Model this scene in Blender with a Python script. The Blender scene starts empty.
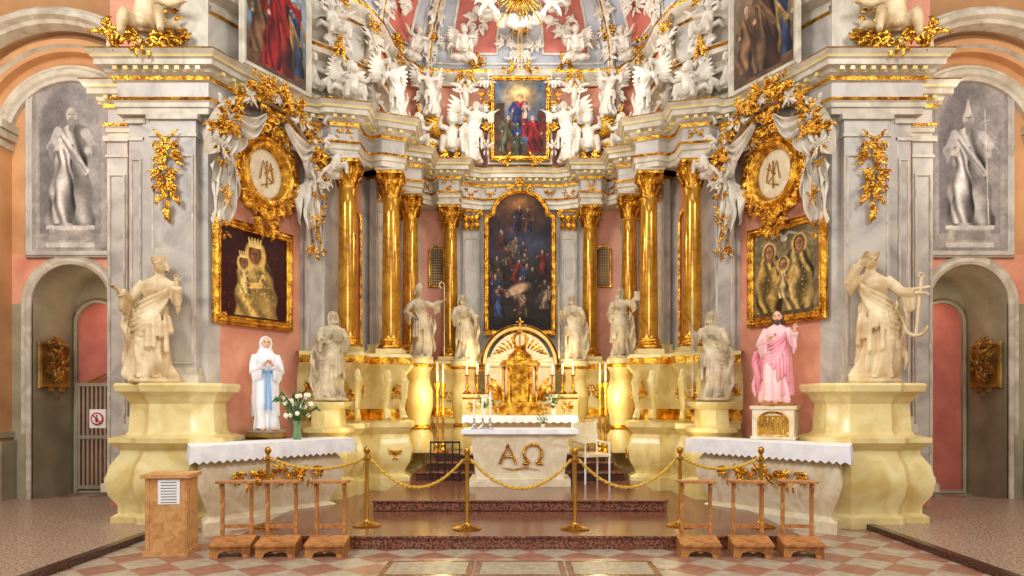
import bpy, math, random
import numpy as np
from mathutils import Vector, Matrix
R=random.Random(7)
pi=math.pi
F=700.;CX=520.;CY=400.;H=1.65
def X(px,d): return (px-CX)*d/F
def Z(py,d): return H+(CY-py)*d/F
sc=bpy.context.scene
COL=sc.collection
def lin(c):
    return tuple(((x/255)/12.92 if x/255<=.04045 else ((x/255+.055)/1.055)**2.4) for x in c)
# ---------------------------------------------------------------- materials
def mat(name,c1,c2=None,rough=.6,metal=0,scale=3,bump=0,bscale=25,dist=0,lo=.35,hi=.65,emit=0,detail=5,c3=None,coat=0):
    m=bpy.data.materials.new(name); m.use_nodes=True
    n=m.node_tree.nodes; l=m.node_tree.links; b=n['Principled BSDF']
    b.inputs['Roughness'].default_value=rough; b.inputs['Metallic'].default_value=metal
    b.inputs['Coat Weight'].default_value=coat
    c2=c2 or tuple(x*.85 for x in c1)
    tc=n.new('ShaderNodeTexCoord')
    t=n.new('ShaderNodeTexNoise'); t.inputs['Scale'].default_value=scale; t.inputs['Detail'].default_value=detail
    t.inputs['Distortion'].default_value=dist
    l.new(tc.outputs['Object'],t.inputs['Vector'])
    r=n.new('ShaderNodeValToRGB'); e=r.color_ramp.elements
    e[0].position=lo; e[1].position=hi
    e[0].color=(*lin(c1),1); e[1].color=(*lin(c2),1)
    if c3:
        k=e.new((lo+hi)/2); k.color=(*lin(c3),1)
    l.new(t.outputs['Fac'],r.inputs['Fac']); l.new(r.outputs['Color'],b.inputs['Base Color'])
    if bump:
        t2=n.new('ShaderNodeTexNoise'); t2.inputs['Scale'].default_value=bscale; t2.inputs['Detail'].default_value=3
        l.new(tc.outputs['Object'],t2.inputs['Vector'])
        bp=n.new('ShaderNodeBump'); bp.inputs['Strength'].default_value=bump; bp.inputs['Distance'].default_value=.02
        l.new(t2.outputs['Fac'],bp.inputs['Height']); l.new(bp.outputs['Normal'],b.inputs['Normal'])
    return m
GRAY=mat('gray_marbled_stucco',(202,194,182),(152,145,138),rough=.35,scale=1.5,dist=2.0,lo=.32,hi=.72,c3=(184,176,168),detail=7)
GRAYL=mat('light_gray_stucco',(214,205,186),(176,164,144),rough=.42,scale=2.5,dist=1.4,detail=7)
PINK=mat('salmon_stucco',(230,164,134),(206,134,108),rough=.42,scale=1.8,dist=1.2,lo=.3,hi=.7)
RED=mat('dark_salmon_stucco',(206,118,100),(188,100,86),rough=.6)
ORANGE=mat('ochre_orange_plaster',(214,162,110),(190,136,90),rough=.7,scale=1.5)
CREAM=mat('cream_painted_stone',(236,220,160),(212,186,112),rough=.33,scale=2.5,dist=1,coat=.25)
CREAMW=mat('pale_cream_marble',(236,226,200),(216,196,158),rough=.4,scale=3,dist=2)
GOLD=mat('gilding',(248,190,70),(150,88,18),rough=.2,metal=.95,scale=9,bump=.7,bscale=40)
GOLDC=mat('ochre_marbled_column',(214,162,58),(138,90,24),rough=.17,metal=.5,scale=3.2,dist=1.8,bump=.04,bscale=18,lo=.3,hi=.72,c3=(184,130,38),detail=6)
BRASS=mat('polished_brass',(216,168,70),(186,134,44),rough=.22,metal=1)
WHITE=mat('white_stucco',(232,224,210),(198,188,172),rough=.5,scale=5,bump=.2)
IVORY=mat('ivory_carved_wood',(238,218,178),(188,158,110),rough=.42,scale=5,bump=.3)
STONE=mat('pale_stone_statue',(222,206,174),(164,146,116),rough=.45,scale=5,bump=.3)
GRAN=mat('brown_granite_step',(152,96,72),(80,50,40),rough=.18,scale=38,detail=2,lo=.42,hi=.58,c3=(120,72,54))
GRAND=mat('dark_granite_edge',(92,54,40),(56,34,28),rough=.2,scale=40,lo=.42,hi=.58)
GRANB=mat('beige_granite_floor',(194,166,142),(124,102,88),rough=.3,scale=34,detail=2,lo=.42,hi=.6)
WOOD=mat('oak_wood',(218,166,106),(190,132,76),rough=.45,scale=7,dist=2)
WOODD=mat('brown_wood',(204,140,76),(146,90,42),rough=.4,scale=8,dist=2)
LINEN=mat('white_linen',(246,246,250),(228,230,238),rough=.8,scale=8)
SKIN=mat('painted_skin',(240,196,168),(226,176,148),rough=.5)
HAIR=mat('painted_brown_hair',(104,66,42),(72,42,28),rough=.6)
PINKR=mat('pink_painted_robe',(244,172,184),(226,136,154),rough=.45)
PALEP=mat('pale_pink_tunic',(250,214,214),(238,190,194),rough=.45)
BLUE=mat('light_blue_sash',(120,176,226),(96,150,210),rough=.5)
BLACK=mat('black_iron',(26,24,24),(14,14,14),rough=.4)
PAPER=mat('white_paper',(248,248,246),(236,236,234),rough=.8)
INK=mat('grey_print',(120,120,126),(90,90,96),rough=.8)
GREEN=mat('foliage',(66,122,46),(34,82,28),rough=.6,scale=12)
FLOWER=mat('white_petals',(250,248,236),(238,228,190),rough=.7)
GLASS=mat('green_glass_vase',(120,150,110),(90,130,84),rough=.1)
CANDLE=mat('wax_candle',(248,244,230),(240,232,210),rough=.5)
GRAYG=mat('olive_gray_plaster',(176,166,138),(142,132,108),rough=.6,scale=1.5)
OLIVE=mat('aged_gilt_relief',(196,152,70),(120,86,34),rough=.4,metal=.5,bump=.4)
VAULT=mat('bluegray_vault_plaster',(190,192,198),(158,162,172),rough=.6,scale=2)
REDSIGN=mat('sign_red',(210,40,40),(200,30,30),rough=.5)
SILVER=mat('silver_metal',(210,210,214),(180,180,188),rough=.25,metal=1)
ROPE=mat('gold_rope_cord',(230,186,64),(190,142,38),rough=.5,scale=40)
# ---------------------------------------------------------------- mesh builder
def offs(path,closed):
    n=len(path);out=[]
    for i in range(n):
        p=Vector(path[i])
        a=Vector(path[i-1]) if (i>0 or closed) else None
        b=Vector(path[(i+1)%n]) if (i<n-1 or closed) else None
        ns=[]
        for q,r in ((a,p),(p,b)):
            if q is None or r is None: continue
            d=(r-q)
            if d.length<1e-9: continue
            d.normalize(); ns.append(Vector((d.y,-d.x)))
        if len(ns)==1: out.append(ns[0]);continue
        s=ns[0]+ns[1]
        if s.length<.2: out.append(ns[0]);continue
        s.normalize(); k=1/max(.5,s.dot(ns[0])); out.append(s*k)
    return out
class M:
    def __init__(s): s.v=[];s.f=[];s.m=[];s.mats=[]; s.T=None; s.sx=1
    def add(s,vs,fs,mt,mx=None):
        if mt not in s.mats: s.mats.append(mt)
        k=s.mats.index(mt); o=len(s.v)
        for v in vs:
            v=Vector(v)
            if mx is not None: v=mx@v
            if s.T is not None: v=s.T@v
            s.v.append((v.x*s.sx,v.y,v.z))
        for f in fs: s.f.append(tuple(i+o for i in f)); s.m.append(k)
    def box(s,c,d,mt,rz=0,mx=None,taper=1):
        x,y,z=d[0]/2,d[1]/2,d[2]/2; t=taper
        vs=[(-x*t,-y*t,-z),(x*t,-y*t,-z),(x*t,y*t,-z),(-x*t,y*t,-z),(-x,-y,z),(x,-y,z),(x,y,z),(-x,y,z)]
        m2=Matrix.Translation(c)@Matrix.Rotation(rz,4,'Z')
        if mx is not None: m2=mx@m2
        s.add(vs,[(0,3,2,1),(4,5,6,7),(0,1,5,4),(1,2,6,5),(2,3,7,6),(3,0,4,7)],mt,m2)
    def lathe(s,prof,mt,c=(0,0,0),seg=20,mx=None,a0=0,sxy=(1,1)):
        vs=[];fs=[];n=len(prof)
        for r,z in prof:
            for j in range(seg):
                a=a0+2*pi*j/seg; vs.append((c[0]+r*math.cos(a)*sxy[0],c[1]+r*math.sin(a)*sxy[1],c[2]+z))
        for i in range(n-1):
            for j in range(seg):
                k=(j+1)%seg; fs.append((i*seg+j,i*seg+k,(i+1)*seg+k,(i+1)*seg+j))
        fs.append(tuple(reversed(range(seg)))); fs.append(tuple((n-1)*seg+j for j in range(seg)))
        s.add(vs,fs,mt,mx)
    def ell(s,c,r,mt,nu=12,nv=8,mx=None,rot=None):
        vs=[];fs=[]
        for i in range(nv+1):
            t=pi*i/nv
            t=min(max(t,.05),pi-.05)
            for j in range(nu):
                a=2*pi*j/nu
                v=Vector((r[0]*math.sin(t)*math.cos(a),r[1]*math.sin(t)*math.sin(a),r[2]*math.cos(t)))
                if rot is not None: v=rot@v
                vs.append(v+Vector(c))
        for i in range(nv):
            for j in range(nu):
                k=(j+1)%nu; fs.append((i*nu+j,(i+1)*nu+j,(i+1)*nu+k,i*nu+k))
        fs.append(tuple(range(nu))); fs.append(tuple(reversed([nv*nu+j for j in range(nu)])))
        s.add(vs,fs,mt,mx)
    def tube(s,pts,rad,mt,seg=8,mx=None,flat=1,up=None):
        P=[Vector(p) for p in pts]; n=len(P)
        if not hasattr(rad,'__len__'): rad=[rad]*n
        u=Vector(up) if up is not None else None
        vs=[];fs=[];pu=None
        for i in range(n):
            t=(P[min(i+1,n-1)]-P[max(i-1,0)])
            if t.length<1e-9: t=Vector((0,0,1))
            t.normalize()
            if u is not None: a=u-t*u.dot(t)
            elif pu is None:
                a=Vector((0,1,0)) if abs(t.y)<.9 else Vector((1,0,0)); a=a-t*a.dot(t)
            else: a=pu-t*pu.dot(t)
            if a.length<1e-6: a=t.orthogonal()
            a.normalize(); pu=a; b=t.cross(a)
            for j in range(seg):
                g=2*pi*j/seg; vs.append(P[i]+b*(math.cos(g)*rad[i])+a*(math.sin(g)*rad[i]*flat))
        for i in range(n-1):
            for j in range(seg):
                k=(j+1)%seg; fs.append((i*seg+j,i*seg+k,(i+1)*seg+k,(i+1)*seg+j))
        fs.append(tuple(reversed(range(seg)))); fs.append(tuple((n-1)*seg+j for j in range(seg)))
        s.add(vs,fs,mt,mx)
    def grid(s,fn,nu,nv,mt,mx=None):
        vs=[fn(i/nu,j/nv) for j in range(nv+1) for i in range(nu+1)]
        fs=[(j*(nu+1)+i,j*(nu+1)+i+1,(j+1)*(nu+1)+i+1,(j+1)*(nu+1)+i) for j in range(nv) for i in range(nu)]
        s.add(vs,fs,mt,mx)
    def sweep(s,path,prof,mt,closed=False,pm=None,sm=None,cap=False):
        o=offs(path,closed); n=len(path); k=len(prof)
        L=n if closed else n-1
        vs=[(path[i][0]+o[i].x*a,path[i][1]+o[i].y*a,z) for i in range(n) for a,z in prof]
        groups={}
        for i in range(L):
            j=(i+1)%n
            for q in range(k-1):
                m_=mt
                if pm and pm[q] is not None: m_=pm[q]
                if sm and sm[i] is not None: m_=sm[i]
                groups.setdefault(m_,[]).append((i*k+q,j*k+q,j*k+q+1,i*k+q+1))
        if cap and closed: groups.setdefault(mt,[]).append(tuple(i*k+k-1 for i in range(n)))
        base=len(s.v)
        first=True
        for m_,fs in groups.items():
            if first: s.add(vs,fs,m_); first=False
            else:
                if m_ not in s.mats: s.mats.append(m_)
                q=s.mats.index(m_)
                for f in fs: s.f.append(tuple(i+base for i in f)); s.m.append(q)
    def sweepxz(s,path,prof,mt,closed=True,pm=None,mx=None):
        o=offs(path,closed); n=len(path); k=len(prof); L=n if closed else n-1
        vs=[(path[i][0]+o[i].x*a,-d,path[i][1]+o[i].y*a) for i in range(n) for a,d in prof]
        for q in range(k-1):
            m_=pm[q] if pm and pm[q] is not None else mt
            sub=[];fs=[]
            for i in range(n): sub+= [vs[i*k+q],vs[i*k+q+1]]
            for i in range(L):
                j=(i+1)%n; fs.append((2*i,2*j,2*j+1,2*i+1))
            s.add(sub,fs,m_,mx)
    def addmesh(s,me,mt,mx=None):
        s.add([v.co for v in me.vertices],[tuple(p.vertices) for p in me.polygons],mt,mx)
    def mesh(s,name,ang=35):
        me=bpy.data.meshes.new(name); me.from_pydata(s.v,[],s.f)
        for m_ in s.mats: me.materials.append(m_)
        me.polygons.foreach_set('material_index',s.m)
        me.polygons.foreach_set('use_smooth',[True]*len(s.f))
        me.update()
        try: me.set_sharp_from_angle(angle=math.radians(ang))
        except Exception: pass
        return me
    def obj(s,name,ang=35,bevel=0):
        o=bpy.data.objects.new(name,s.mesh(name,ang)); COL.objects.link(o)
        if bevel:
            b=o.modifiers.new('bevel','BEVEL'); b.width=bevel; b.segments=2; b.limit_method='ANGLE'
        return o
def place(me,name,loc,rz=0,sc_=1,mir=1):
    o=bpy.data.objects.new(name,me); COL.objects.link(o)
    o.location=loc; o.rotation_euler=(0,0,rz); o.scale=(sc_*mir,sc_,sc_); return o
def carve(m,voxel,smooth=2):
    me=m.mesh('tmp'); o=bpy.data.objects.new('tmp',me); COL.objects.link(o)
    r=o.modifiers.new('r','REMESH'); r.mode='VOXEL'; r.voxel_size=voxel
    if smooth:
        q=o.modifiers.new('s','SMOOTH'); q.iterations=smooth; q.factor=.4
    dg=bpy.context.evaluated_depsgraph_get(); dg.update()
    out=bpy.data.meshes.new_from_object(o.evaluated_get(dg))
    bpy.data.objects.remove(o); return out
def mir(L): return list(L)+[(-x,y) for x,y in reversed(L)]
# ---------------------------------------------------------------- ornament parts (drawn in XZ, facing -Y)
def spiral(m,mt,cx,cz,r,turns,th,a0=0,sgn=1,y=0,mx=None):
    pts=[];rad=[];n=int(14*turns)+4
    for i in range(n):
        t=i/(n-1); rr=r*(1-.85*t); a=a0+sgn*turns*2*pi*t
        pts.append((cx+rr*math.cos(a),y-.3*th*t,cz+rr*math.sin(a))); rad.append(th*(1-.45*t))
    m.tube(pts,rad,mt,6,mx,up=(0,1,0))
def leaf(m,mt,x,z,ang,L,W,curl=1.2,y=0,mx=None,lift=.25):
    pts=[];rad=[];n=10;px,pz=x,z;a=ang
    for i in range(n):
        t=i/(n-1); pts.append((px,y-lift*L*math.sin(pi*t)*.6,pz))
        rad.append(W*(.25+math.sin(pi*min(1,t*1.05))**.7)*(1+.38*math.sin(t*20))*.6+.002)
        px+=L/n*math.cos(a); pz+=L/n*math.sin(a); a+=curl/n
    rad[-1]=.004
    m.tube(pts,rad,mt,6,mx,flat=.4,up=(0,1,0))
def cluster(m,mt,cx,cz,w,h,seed,n=9,y=0,mx=None,th=None):
    r=random.Random(seed); S=min(w,h); th=th or S*.05
    for i in range(n):
        a=r.uniform(-pi/2,pi/2); q=r.uniform(.1,.7)
        x=abs(math.cos(a))*w/2*q; z=math.sin(a)*h/2*q
        L=S*r.uniform(.35,.6); W=S*r.uniform(.06,.1); c=r.uniform(-2.4,2.4); yy=y-r.uniform(0,.1)*S
        for s in (1,-1):
            leaf(m,mt,cx+s*x,cz+z,a if s>0 else pi-a,L,W,c*s,yy,mx)
        if i%2==0:
            rr=S*r.uniform(.1,.17)
            for s in (1,-1): spiral(m,mt,cx+s*(x+.05*w),cz+z,rr,1.3,th,a if s>0 else pi-a,s,yy,mx)
def shape(w,h,kind='rect',n=14,rise=None):
    x=w/2
    if kind=='rect': return [(-x,0),(x,0),(x,h),(-x,h)]
    rise=rise or x
    P=[(-x,0),(x,0)]
    if kind=='arch':
        zs=h-rise
        P+=[(x*math.cos(pi*i/n),zs+rise*math.sin(pi*i/n)) for i in range(n+1)]
        return P
    if kind=='baroque':
        zs=h-rise
        P+=[(x,zs),(x*.8,zs+rise*.12)]+[(x*.8*math.cos(pi*i/n)*1.0,zs+rise*.12+rise*.88*math.sin(pi*i/n)) for i in range(1,n)]+[(-x*.8,zs+rise*.12),(-x,zs)]
        return P
def topz(w,h,kind,x,rise=None):
    hx=w/2; rise=rise or hx
    if kind=='rect': return h
    if kind=='arch': return h-rise+rise*math.sqrt(max(0,1-(x/hx)**2))
    if kind=='baroque':
        if abs(x)>hx*.8: return h-rise+rise*.12*(hx-abs(x))/(hx*.2)
        return h-rise*.88+rise*.88*math.sqrt(max(0,1-(x/(hx*.8))**2))
PAINTM={}
def paintmat(rough,metal):
    k=(rough,metal)
    if k in PAINTM: return PAINTM[k]
    m=bpy.data.materials.new('painted_canvas'); m.use_nodes=True; n=m.node_tree.nodes;l=m.node_tree.links;b=n['Principled BSDF']
    a=n.new('ShaderNodeVertexColor'); a.layer_name='Col'
    t=n.new('ShaderNodeTexNoise'); t.inputs['Scale'].default_value=60
    bp=n.new('ShaderNodeBump'); bp.inputs['Strength'].default_value=.1 if not metal else .4; bp.inputs['Distance'].default_value=.01
    l.new(t.outputs['Fac'],bp.inputs['Height']); l.new(bp.outputs['Normal'],b.inputs['Normal'])
    l.new(a.outputs['Color'],b.inputs['Base Color']); b.inputs['Roughness'].default_value=rough; b.inputs['Metallic'].default_value=metal
    b.inputs['Specular IOR Level'].default_value=.2
    PAINTM[k]=m; return m
def mulc(c,k): return tuple(min(255,x*k) for x in c)
class Pt:
    """procedural painter on a vertex grid; u,v in 0..1, a = height/width"""
    def __init__(s,nx,ny,base,asp,seed=1):
        s.nx,s.ny=nx,ny; s.u,s.v=np.meshgrid(np.linspace(0,1,nx),np.linspace(0,1,ny)); s.a=asp
        s.c=np.ones((ny,nx,3))*np.array(base)/255.; s.rs=np.random.RandomState(seed)
    def nz(s,k):
        g=s.rs.rand(int(k*s.a)+3,k+3); x=s.u*k; y=s.v*k*s.a
        xi=x.astype(int);yi=y.astype(int);fx=x-xi;fy=y-yi;fx=fx*fx*(3-2*fx);fy=fy*fy*(3-2*fy)
        return (g[yi,xi]*(1-fx)+g[yi,xi+1]*fx)*(1-fy)+(g[yi+1,xi]*(1-fx)+g[yi+1,xi+1]*fx)*fy
    def mix(s,k,col):
        k=np.clip(k,0,1)[...,None]
        c=np.array(col)/255. if not isinstance(col,np.ndarray) else col
        s.c=s.c*(1-k)+c*k
    def blob(s,x,y,rx,ry,col,rot=0,soft=.1,amt=1,wob=.0):
        dx=s.u-x; dy=(s.v-y)*s.a; c,n=math.cos(rot),math.sin(rot)
        q=np.sqrt(((dx*c+dy*n)/rx)**2+((-dx*n+dy*c)/(ry*s.a))**2)
        if wob: q=q+(s.nz(10)-.5)*wob
        s.mix(np.clip((1+soft-q)/(2*soft),0,1)*amt,col)
    def stroke(s,pts,r,col,r2=None,amt=1):
        for i in range(len(pts)-1):
            (x0,y0),(x1,y1)=pts[i],pts[i+1]; y0*=s.a;y1*=s.a; X_=s.u-x0;Y_=s.v*s.a-y0;dx=x1-x0;dy=y1-y0
            t=np.clip((X_*dx+Y_*dy)/(dx*dx+dy*dy+1e-9),0,1); d=np.hypot(X_-t*dx,Y_-t*dy); rr=r+( (r2 or r)-r)*t
            s.mix(np.clip((rr-d)/(rr*.3)+.5,0,1)*amt,col)
    def rect(s,x0,x1,y0,y1,col,amt=1): s.mix(((s.u>x0)&(s.u<x1)&(s.v>y0)&(s.v<y1))*1.*amt,col)
    def robe(s,x,y,h,col,lean=0,w=1.,prof=None,folds=9,dk=.45):
        prof=prof or ([0,.06,.3,.5,.62,.75,.81,.84],[.17,.175,.15,.12,.1,.13,.115,.04])
        t=(s.v-y)/h; hw=np.interp(t,prof[0],prof[1])*h*s.a*w*(1+.06*np.sin(t*23+x*40)); xc=x+lean*t; q=(s.u-xc)/np.maximum(hw,1e-4)
        m=np.clip((1-np.abs(q))/.12+.5,0,1)*((t>0)&(t<prof[0][-1]))
        sh=1-dk*(.5+.5*np.sin(q*folds*.55+t*7+2*np.sin(t*9+q*2)+s.rs.rand()*6)) - .4*np.clip(np.abs(q)-.5,0,1)- .22*np.clip(q+.2,0,1)
        c=np.clip(np.array(col)/255.*np.clip(sh,.2,1.1)[...,None]*1.1,0,1)
        k=m[...,None]; s.c=s.c*(1-k)+c*k
    def head(s,x,y,r,skin,hair=None,halo=None,crown=None):
        ry=r*1.3/s.a
        if halo: s.blob(x,y,r*2.0,r*2.0/s.a,halo); s.blob(x,y,r*1.75,r*1.75/s.a,mulc(halo,.86))
        if hair: s.blob(x,y+ry*.15,r*1.25,ry*1.15,hair)
        s.blob(x,y,r,ry,skin); s.blob(x+r*.35,y,r*.6,ry*.9,mulc(skin,.72),soft=.5,amt=.6)
        for k in(-1,1): s.blob(x+k*r*.38,y+ry*.12,r*.2,ry*.09,mulc(skin,.3))
        s.stroke([(x,y+ry*.1),(x+r*.08,y-ry*.2)],r*.09,mulc(skin,.6)); s.blob(x,y-ry*.48,r*.3,ry*.08,mulc(skin,.5))
        if crown:
            s.rect(x-r*1.1,x+r*1.1,y+ry*.9,y+ry*1.3,crown)
            for k in range(5):
                xx=x+(k-2)*r*.5; s.stroke([(xx,y+ry*1.2),(xx*1.0+(k-2)*r*.12,y+ry*2.0)],r*.16,crown)
    def fig(s,x,y,h,col,skin=(225,180,145),hair=(70,45,30),halo=None,lean=0,w=1.,L=(.3,.5),Rr=(-.2,.55),mantle=None,beard=False):
        u=h*s.a
        s.robe(x,y,h,col,lean,w)
        if mantle: 
            s.robe(x-u*.05*w,y+h*.02,h*.8,mantle,lean+.02,w*.62)
            s.stroke([(x-u*.1*w+lean*.78,y+h*.78),(x+u*.1*w+lean*.45,y+h*.45)],u*.035,mantle,amt=.9)
            for k in range(4): s.stroke([(x-u*(.1-.02*k)*w+lean*.78,y+h*(.77-.03*k)),(x+u*.11*w+lean*.45,y+h*(.44-.05*k))],u*.008,mulc(mantle,.6),amt=.7)
        for (hx,hz),sg in ((L,1),(Rr,-1)):
            sx_=x+lean*.75+sg*u*.1*w; e=(sx_+(hx*u+x-sx_)*.45+sg*u*.05,y+h*(.6+(hz-.5)*.3)); hn=(x+hx*u*.7+lean*.6,y+h*hz)
            s.stroke([(sx_,y+h*.77),e,hn],u*.038,mulc(mantle or col,.86),u*.03); s.stroke([e,(e[0],e[1]-.09*h)],u*.03,mulc(mantle or col,.7),u*.012); s.blob(hn[0],hn[1],u*.022,u*.028/s.a,skin)
        s.stroke([(x+lean*.8,y+h*.8),(x+lean*.9,y+h*.88)],u*.025,mulc(skin,.7))
        s.head(x+lean*.93,y+h*.915,u*.047,skin,hair,halo)
        if beard: s.blob(x+lean*.93,y+h*.86,u*.035,h*.035,hair)
    def mod(s,k,amt):
        s.c=np.clip(s.c*(1+(s.nz(k)[...,None]-.5)*amt),0,1)
def canvas(name,w,h,kind,pt,mx,parent=None,rough=.45,metal=0,rise=None):
    nx,ny=pt.nx,pt.ny; vs=[];cols=[]
    lc=np.where(pt.c<=.04045,pt.c/12.92,((pt.c+.055)/1.055)**2.4)
    for j in range(ny):
        for i in range(nx):
            x=(i/(nx-1)-.5)*w; tz=topz(w,h,kind,x,rise); z=tz*j/(ny-1)
            vs.append(mx@Vector((x,0,z)))
            jj=min(ny-1,int(round(z/h*(ny-1)))); cols.append((*lc[jj,i],1))
    fs=[(j*nx+i,j*nx+i+1,(j+1)*nx+i+1,(j+1)*nx+i) for j in range(ny-1) for i in range(nx-1)]
    me=bpy.data.meshes.new(name); me.from_pydata(vs,[],fs)
    a=me.color_attributes.new('Col','FLOAT_COLOR','POINT'); a.data.foreach_set('color',np.array(cols,dtype=np.float32).ravel())
    me.materials.append(paintmat(rough,metal)); o=bpy.data.objects.new(name,me); COL.objects.link(o)
    if parent: o.parent=parent
    return o
FRAMEP=[(0,0),(0,.03),(.02,.05),(.04,.045),(.06,.07),(.09,.075),(.11,.05),(.13,.04),(.14,0)]
def framed(name,w,h,kind,pt,loc,rz,fw=1.,rise=None,rough=.45,metal=0,mt=None,orn=0):
    mx=Matrix.Translation(loc)@Matrix.Rotation(rz,4,'Z')
    m=M(); m.sweepxz(shape(w,h,kind,rise=rise),[(a*fw,d*fw) for a,d in FRAMEP],mt or GOLD,mx=mx)
    m.box((0,.03,h*.45),(w*.9,.04,h*.7),WOODD,mx=mx)
    if orn:
        for cx,cz in ((-w/2,0),(w/2,0),(-w/2,h),(w/2,h)):
            cluster(m,GOLD,cx,cz,orn,orn,3,4,y=-.08*fw,mx=mx)
    o=m.obj(name); canvas(name.replace('framed_','')+'_canvas',w,h,kind,pt,mx@Matrix.Translation((0,-.012,0)),o,rough,metal,rise)
    return o
# ---------------------------------------------------------------- figure generator (unit height, faces -Y)
ARM={'down':((.165,.01,.62),(.16,-.07,.48)),'chest':((.17,-.03,.62),(.04,-.135,.70)),'out':((.2,-.03,.68),(.31,-.12,.66)),
 'up':((.2,-.03,.84),(.24,-.08,1.0)),'pray':((.14,-.05,.62),(.012,-.15,.72)),'fwd':((.16,-.06,.64),(.15,-.22,.66)),
 'hip':((.21,.02,.63),(.13,-.09,.56)),'reach':((.19,-.05,.75),(.33,-.12,.83)),'bless':((.17,-.05,.64),(.2,-.14,.8)),'face':((.2,-.06,.76),(.12,-.12,.95)),'hold':((.18,-.04,.64),(.25,-.16,.72))}
def figure(m,L='down',Rr='chest',mats=None,seed=1,lean=.03,head='beard',veil=False,item=None,ex=None,twist=1.2,base=True,wide=1.):
    r=random.Random(seed); mats=mats or {}; g=lambda k:mats.get(k,STONE)
    ex=ex or m
    ph=r.uniform(0,6); ph2=r.uniform(0,6)
    def sp(z): return lean*math.sin(z*4.2+.4)*(1 if seed%2 else -1), -.012*math.sin(z*5)
    prof=[(0,.15,.125),(.03,.16,.13),(.12,.148,.12),(.25,.135,.11),(.4,.125,.1),(.52,.122,.092),(.6,.105,.078),(.655,.09,.07),(.72,.105,.078),(.775,.118,.075),(.805,.112,.065),(.83,.07,.05),(.85,.036,.038),(.9,.032,.034)]
    nz=50;nt=56;vs=[];fs=[]
    for i in range(nz+1):
        z=.9*i/nz
        for q in range(len(prof)-1):
            if prof[q][0]<=z<=prof[q+1][0]+1e-9: break
        t=(z-prof[q][0])/(prof[q+1][0]-prof[q][0]); w=prof[q][1]*(1-t)+prof[q+1][1]*t; d=prof[q][2]*(1-t)+prof[q+1][2]*t
        if z<.6: w*=wide; d*=wide
        A=.24*max(0,1-z/.72)+.06*(z<.8); ox,oy=sp(z)
        for j in range(nt):
            a=2*pi*j/nt
            f=(1-2*abs(math.sin(3.5*a+ph+z*twist*2)))*.6+math.sin(11*a+ph2-z*twist*4)*.35+.35*math.sin(4*a+ph-z*5)
            k=1+A*f
            vs.append((ox+w*k*math.cos(a),oy+d*k*math.sin(a),z))
    for i in range(nz):
        for j in range(nt):
            k=(j+1)%nt; fs.append((i*nt+j,i*nt+k,(i+1)*nt+k,(i+1)*nt+j))
    fs.append(tuple(reversed(range(nt)))); fs.append(tuple(nz*nt+j for j in range(nt)))
    m.add(vs,fs,g('robe'))
    s0=1 if seed%2 else -1
    m.tube([(s0*.05,-.03,.53),(s0*.07,-.1,.3),(s0*.065,-.085,.14),(s0*.07,-.1,.02)],[.06,.054,.045,.055],g('robe'),10)
    for s in (1,-1): m.ell((s*.06,-.14,.018),(.028,.06,.02),g('skin'),10,6)
    if not mats.get('nomantle'):
        for q in range(7):
            f=q/6; pts=[];n=14; z0=.8-.03*f; z1=.6-.26*f
            for i in range(n):
                t=i/(n-1); a=-pi*(.97-.9*t)+.05; z=z0*(1-t)+z1*t-(.05+.1*f)*math.sin(pi*t)
                ww=(.108+.035*max(0,.8-z)+.012*math.sin(t*5+q))*wide; ox,oy=sp(z)
                pts.append((ox+s0*ww*math.cos(a),oy+ww*.84*math.sin(a)-.002,z))
            m.tube(pts,[.007+.011*math.sin(pi*(i+.5)/n) for i in range(n)],g('mantle'),6)
        for q in range(9):
            a=-pi*(.12+.09*q); x=.14*wide*math.cos(a)*s0; y=.118*wide*math.sin(a); ln=.1+.2*abs(math.sin(q*1.3+seed))
            m.tube([(x*.93,y*.93,.52),(x*1.02,y*1.02,.44),(x*1.08,y*1.06,.52-ln),(x*1.04,y*1.02,.49-ln)],[.012,.02,.022,.005],g('mantle'),6)
        for q in range(6):
            x=s0*(.12+.02*q); pts=[(x*(1+.06*math.sin(i*1.7+q)),.03+.03*math.sin(i+q*2)-.01*q,.66-.07*i-.02*q) for i in range(8)]
            m.tube(pts,[.012,.017,.02,.022,.022,.024,.02,.006],g('mantle'),6)
    for s,pose in ((1,L),(-1,Rr)):
        e,h=ARM[pose]; ox,oy=sp(.78); S=Vector((ox+s*.1,oy,.785)); E=Vector((s*e[0]+ox*.6,e[1],e[2])); Hn=Vector((s*h[0]+ox*.4,h[1],h[2]))
        W=E.lerp(Hn,.88)
        m.tube([S,S.lerp(E,.5)+Vector((s*.008,0,0)),E,E.lerp(Hn,.4),E.lerp(Hn,.66)],[.047,.045,.042,.04,.044],g('robe'),12)
        for q in range(3): m.tube([E.lerp(Hn,.1+.2*q),E.lerp(Hn,.15+.2*q)+Vector((s*.01,.01,-.09-.02*q)),E.lerp(Hn,.2+.15*q)+Vector((0,.015,-.15))],[.03,.022,.006],g('robe'),8)
        m.tube([E.lerp(Hn,.4),W],[.026,.017],g('skin'),10)
        d=(Hn-E).normalized(); sd=d.orthogonal().normalized() if abs(d.z)>.9 else d.cross(Vector((0,0,1))).normalized()
        up=sd.cross(d).normalized()
        m.tube([W,W+d*.02,W+d*.04],[.015,.021,.018],g('skin'),8,flat=.55,up=up)
        cu=-.35
        for q in range(4):
            b=W+d*.036+sd*(-.0135+.009*q); ln=(.03,.036,.034,.025)[q]
            ex.tube([b,b+d*ln*.5+up*.002,b+d*ln*.85+up*cu*ln*.5,b+d*ln+up*cu*ln],[.0058,.0056,.005,.0035],g('skin'),6)
        b=W+d*.012+sd*.017*(-1 if s>0 else 1); sg=(-1 if s>0 else 1)
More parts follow.
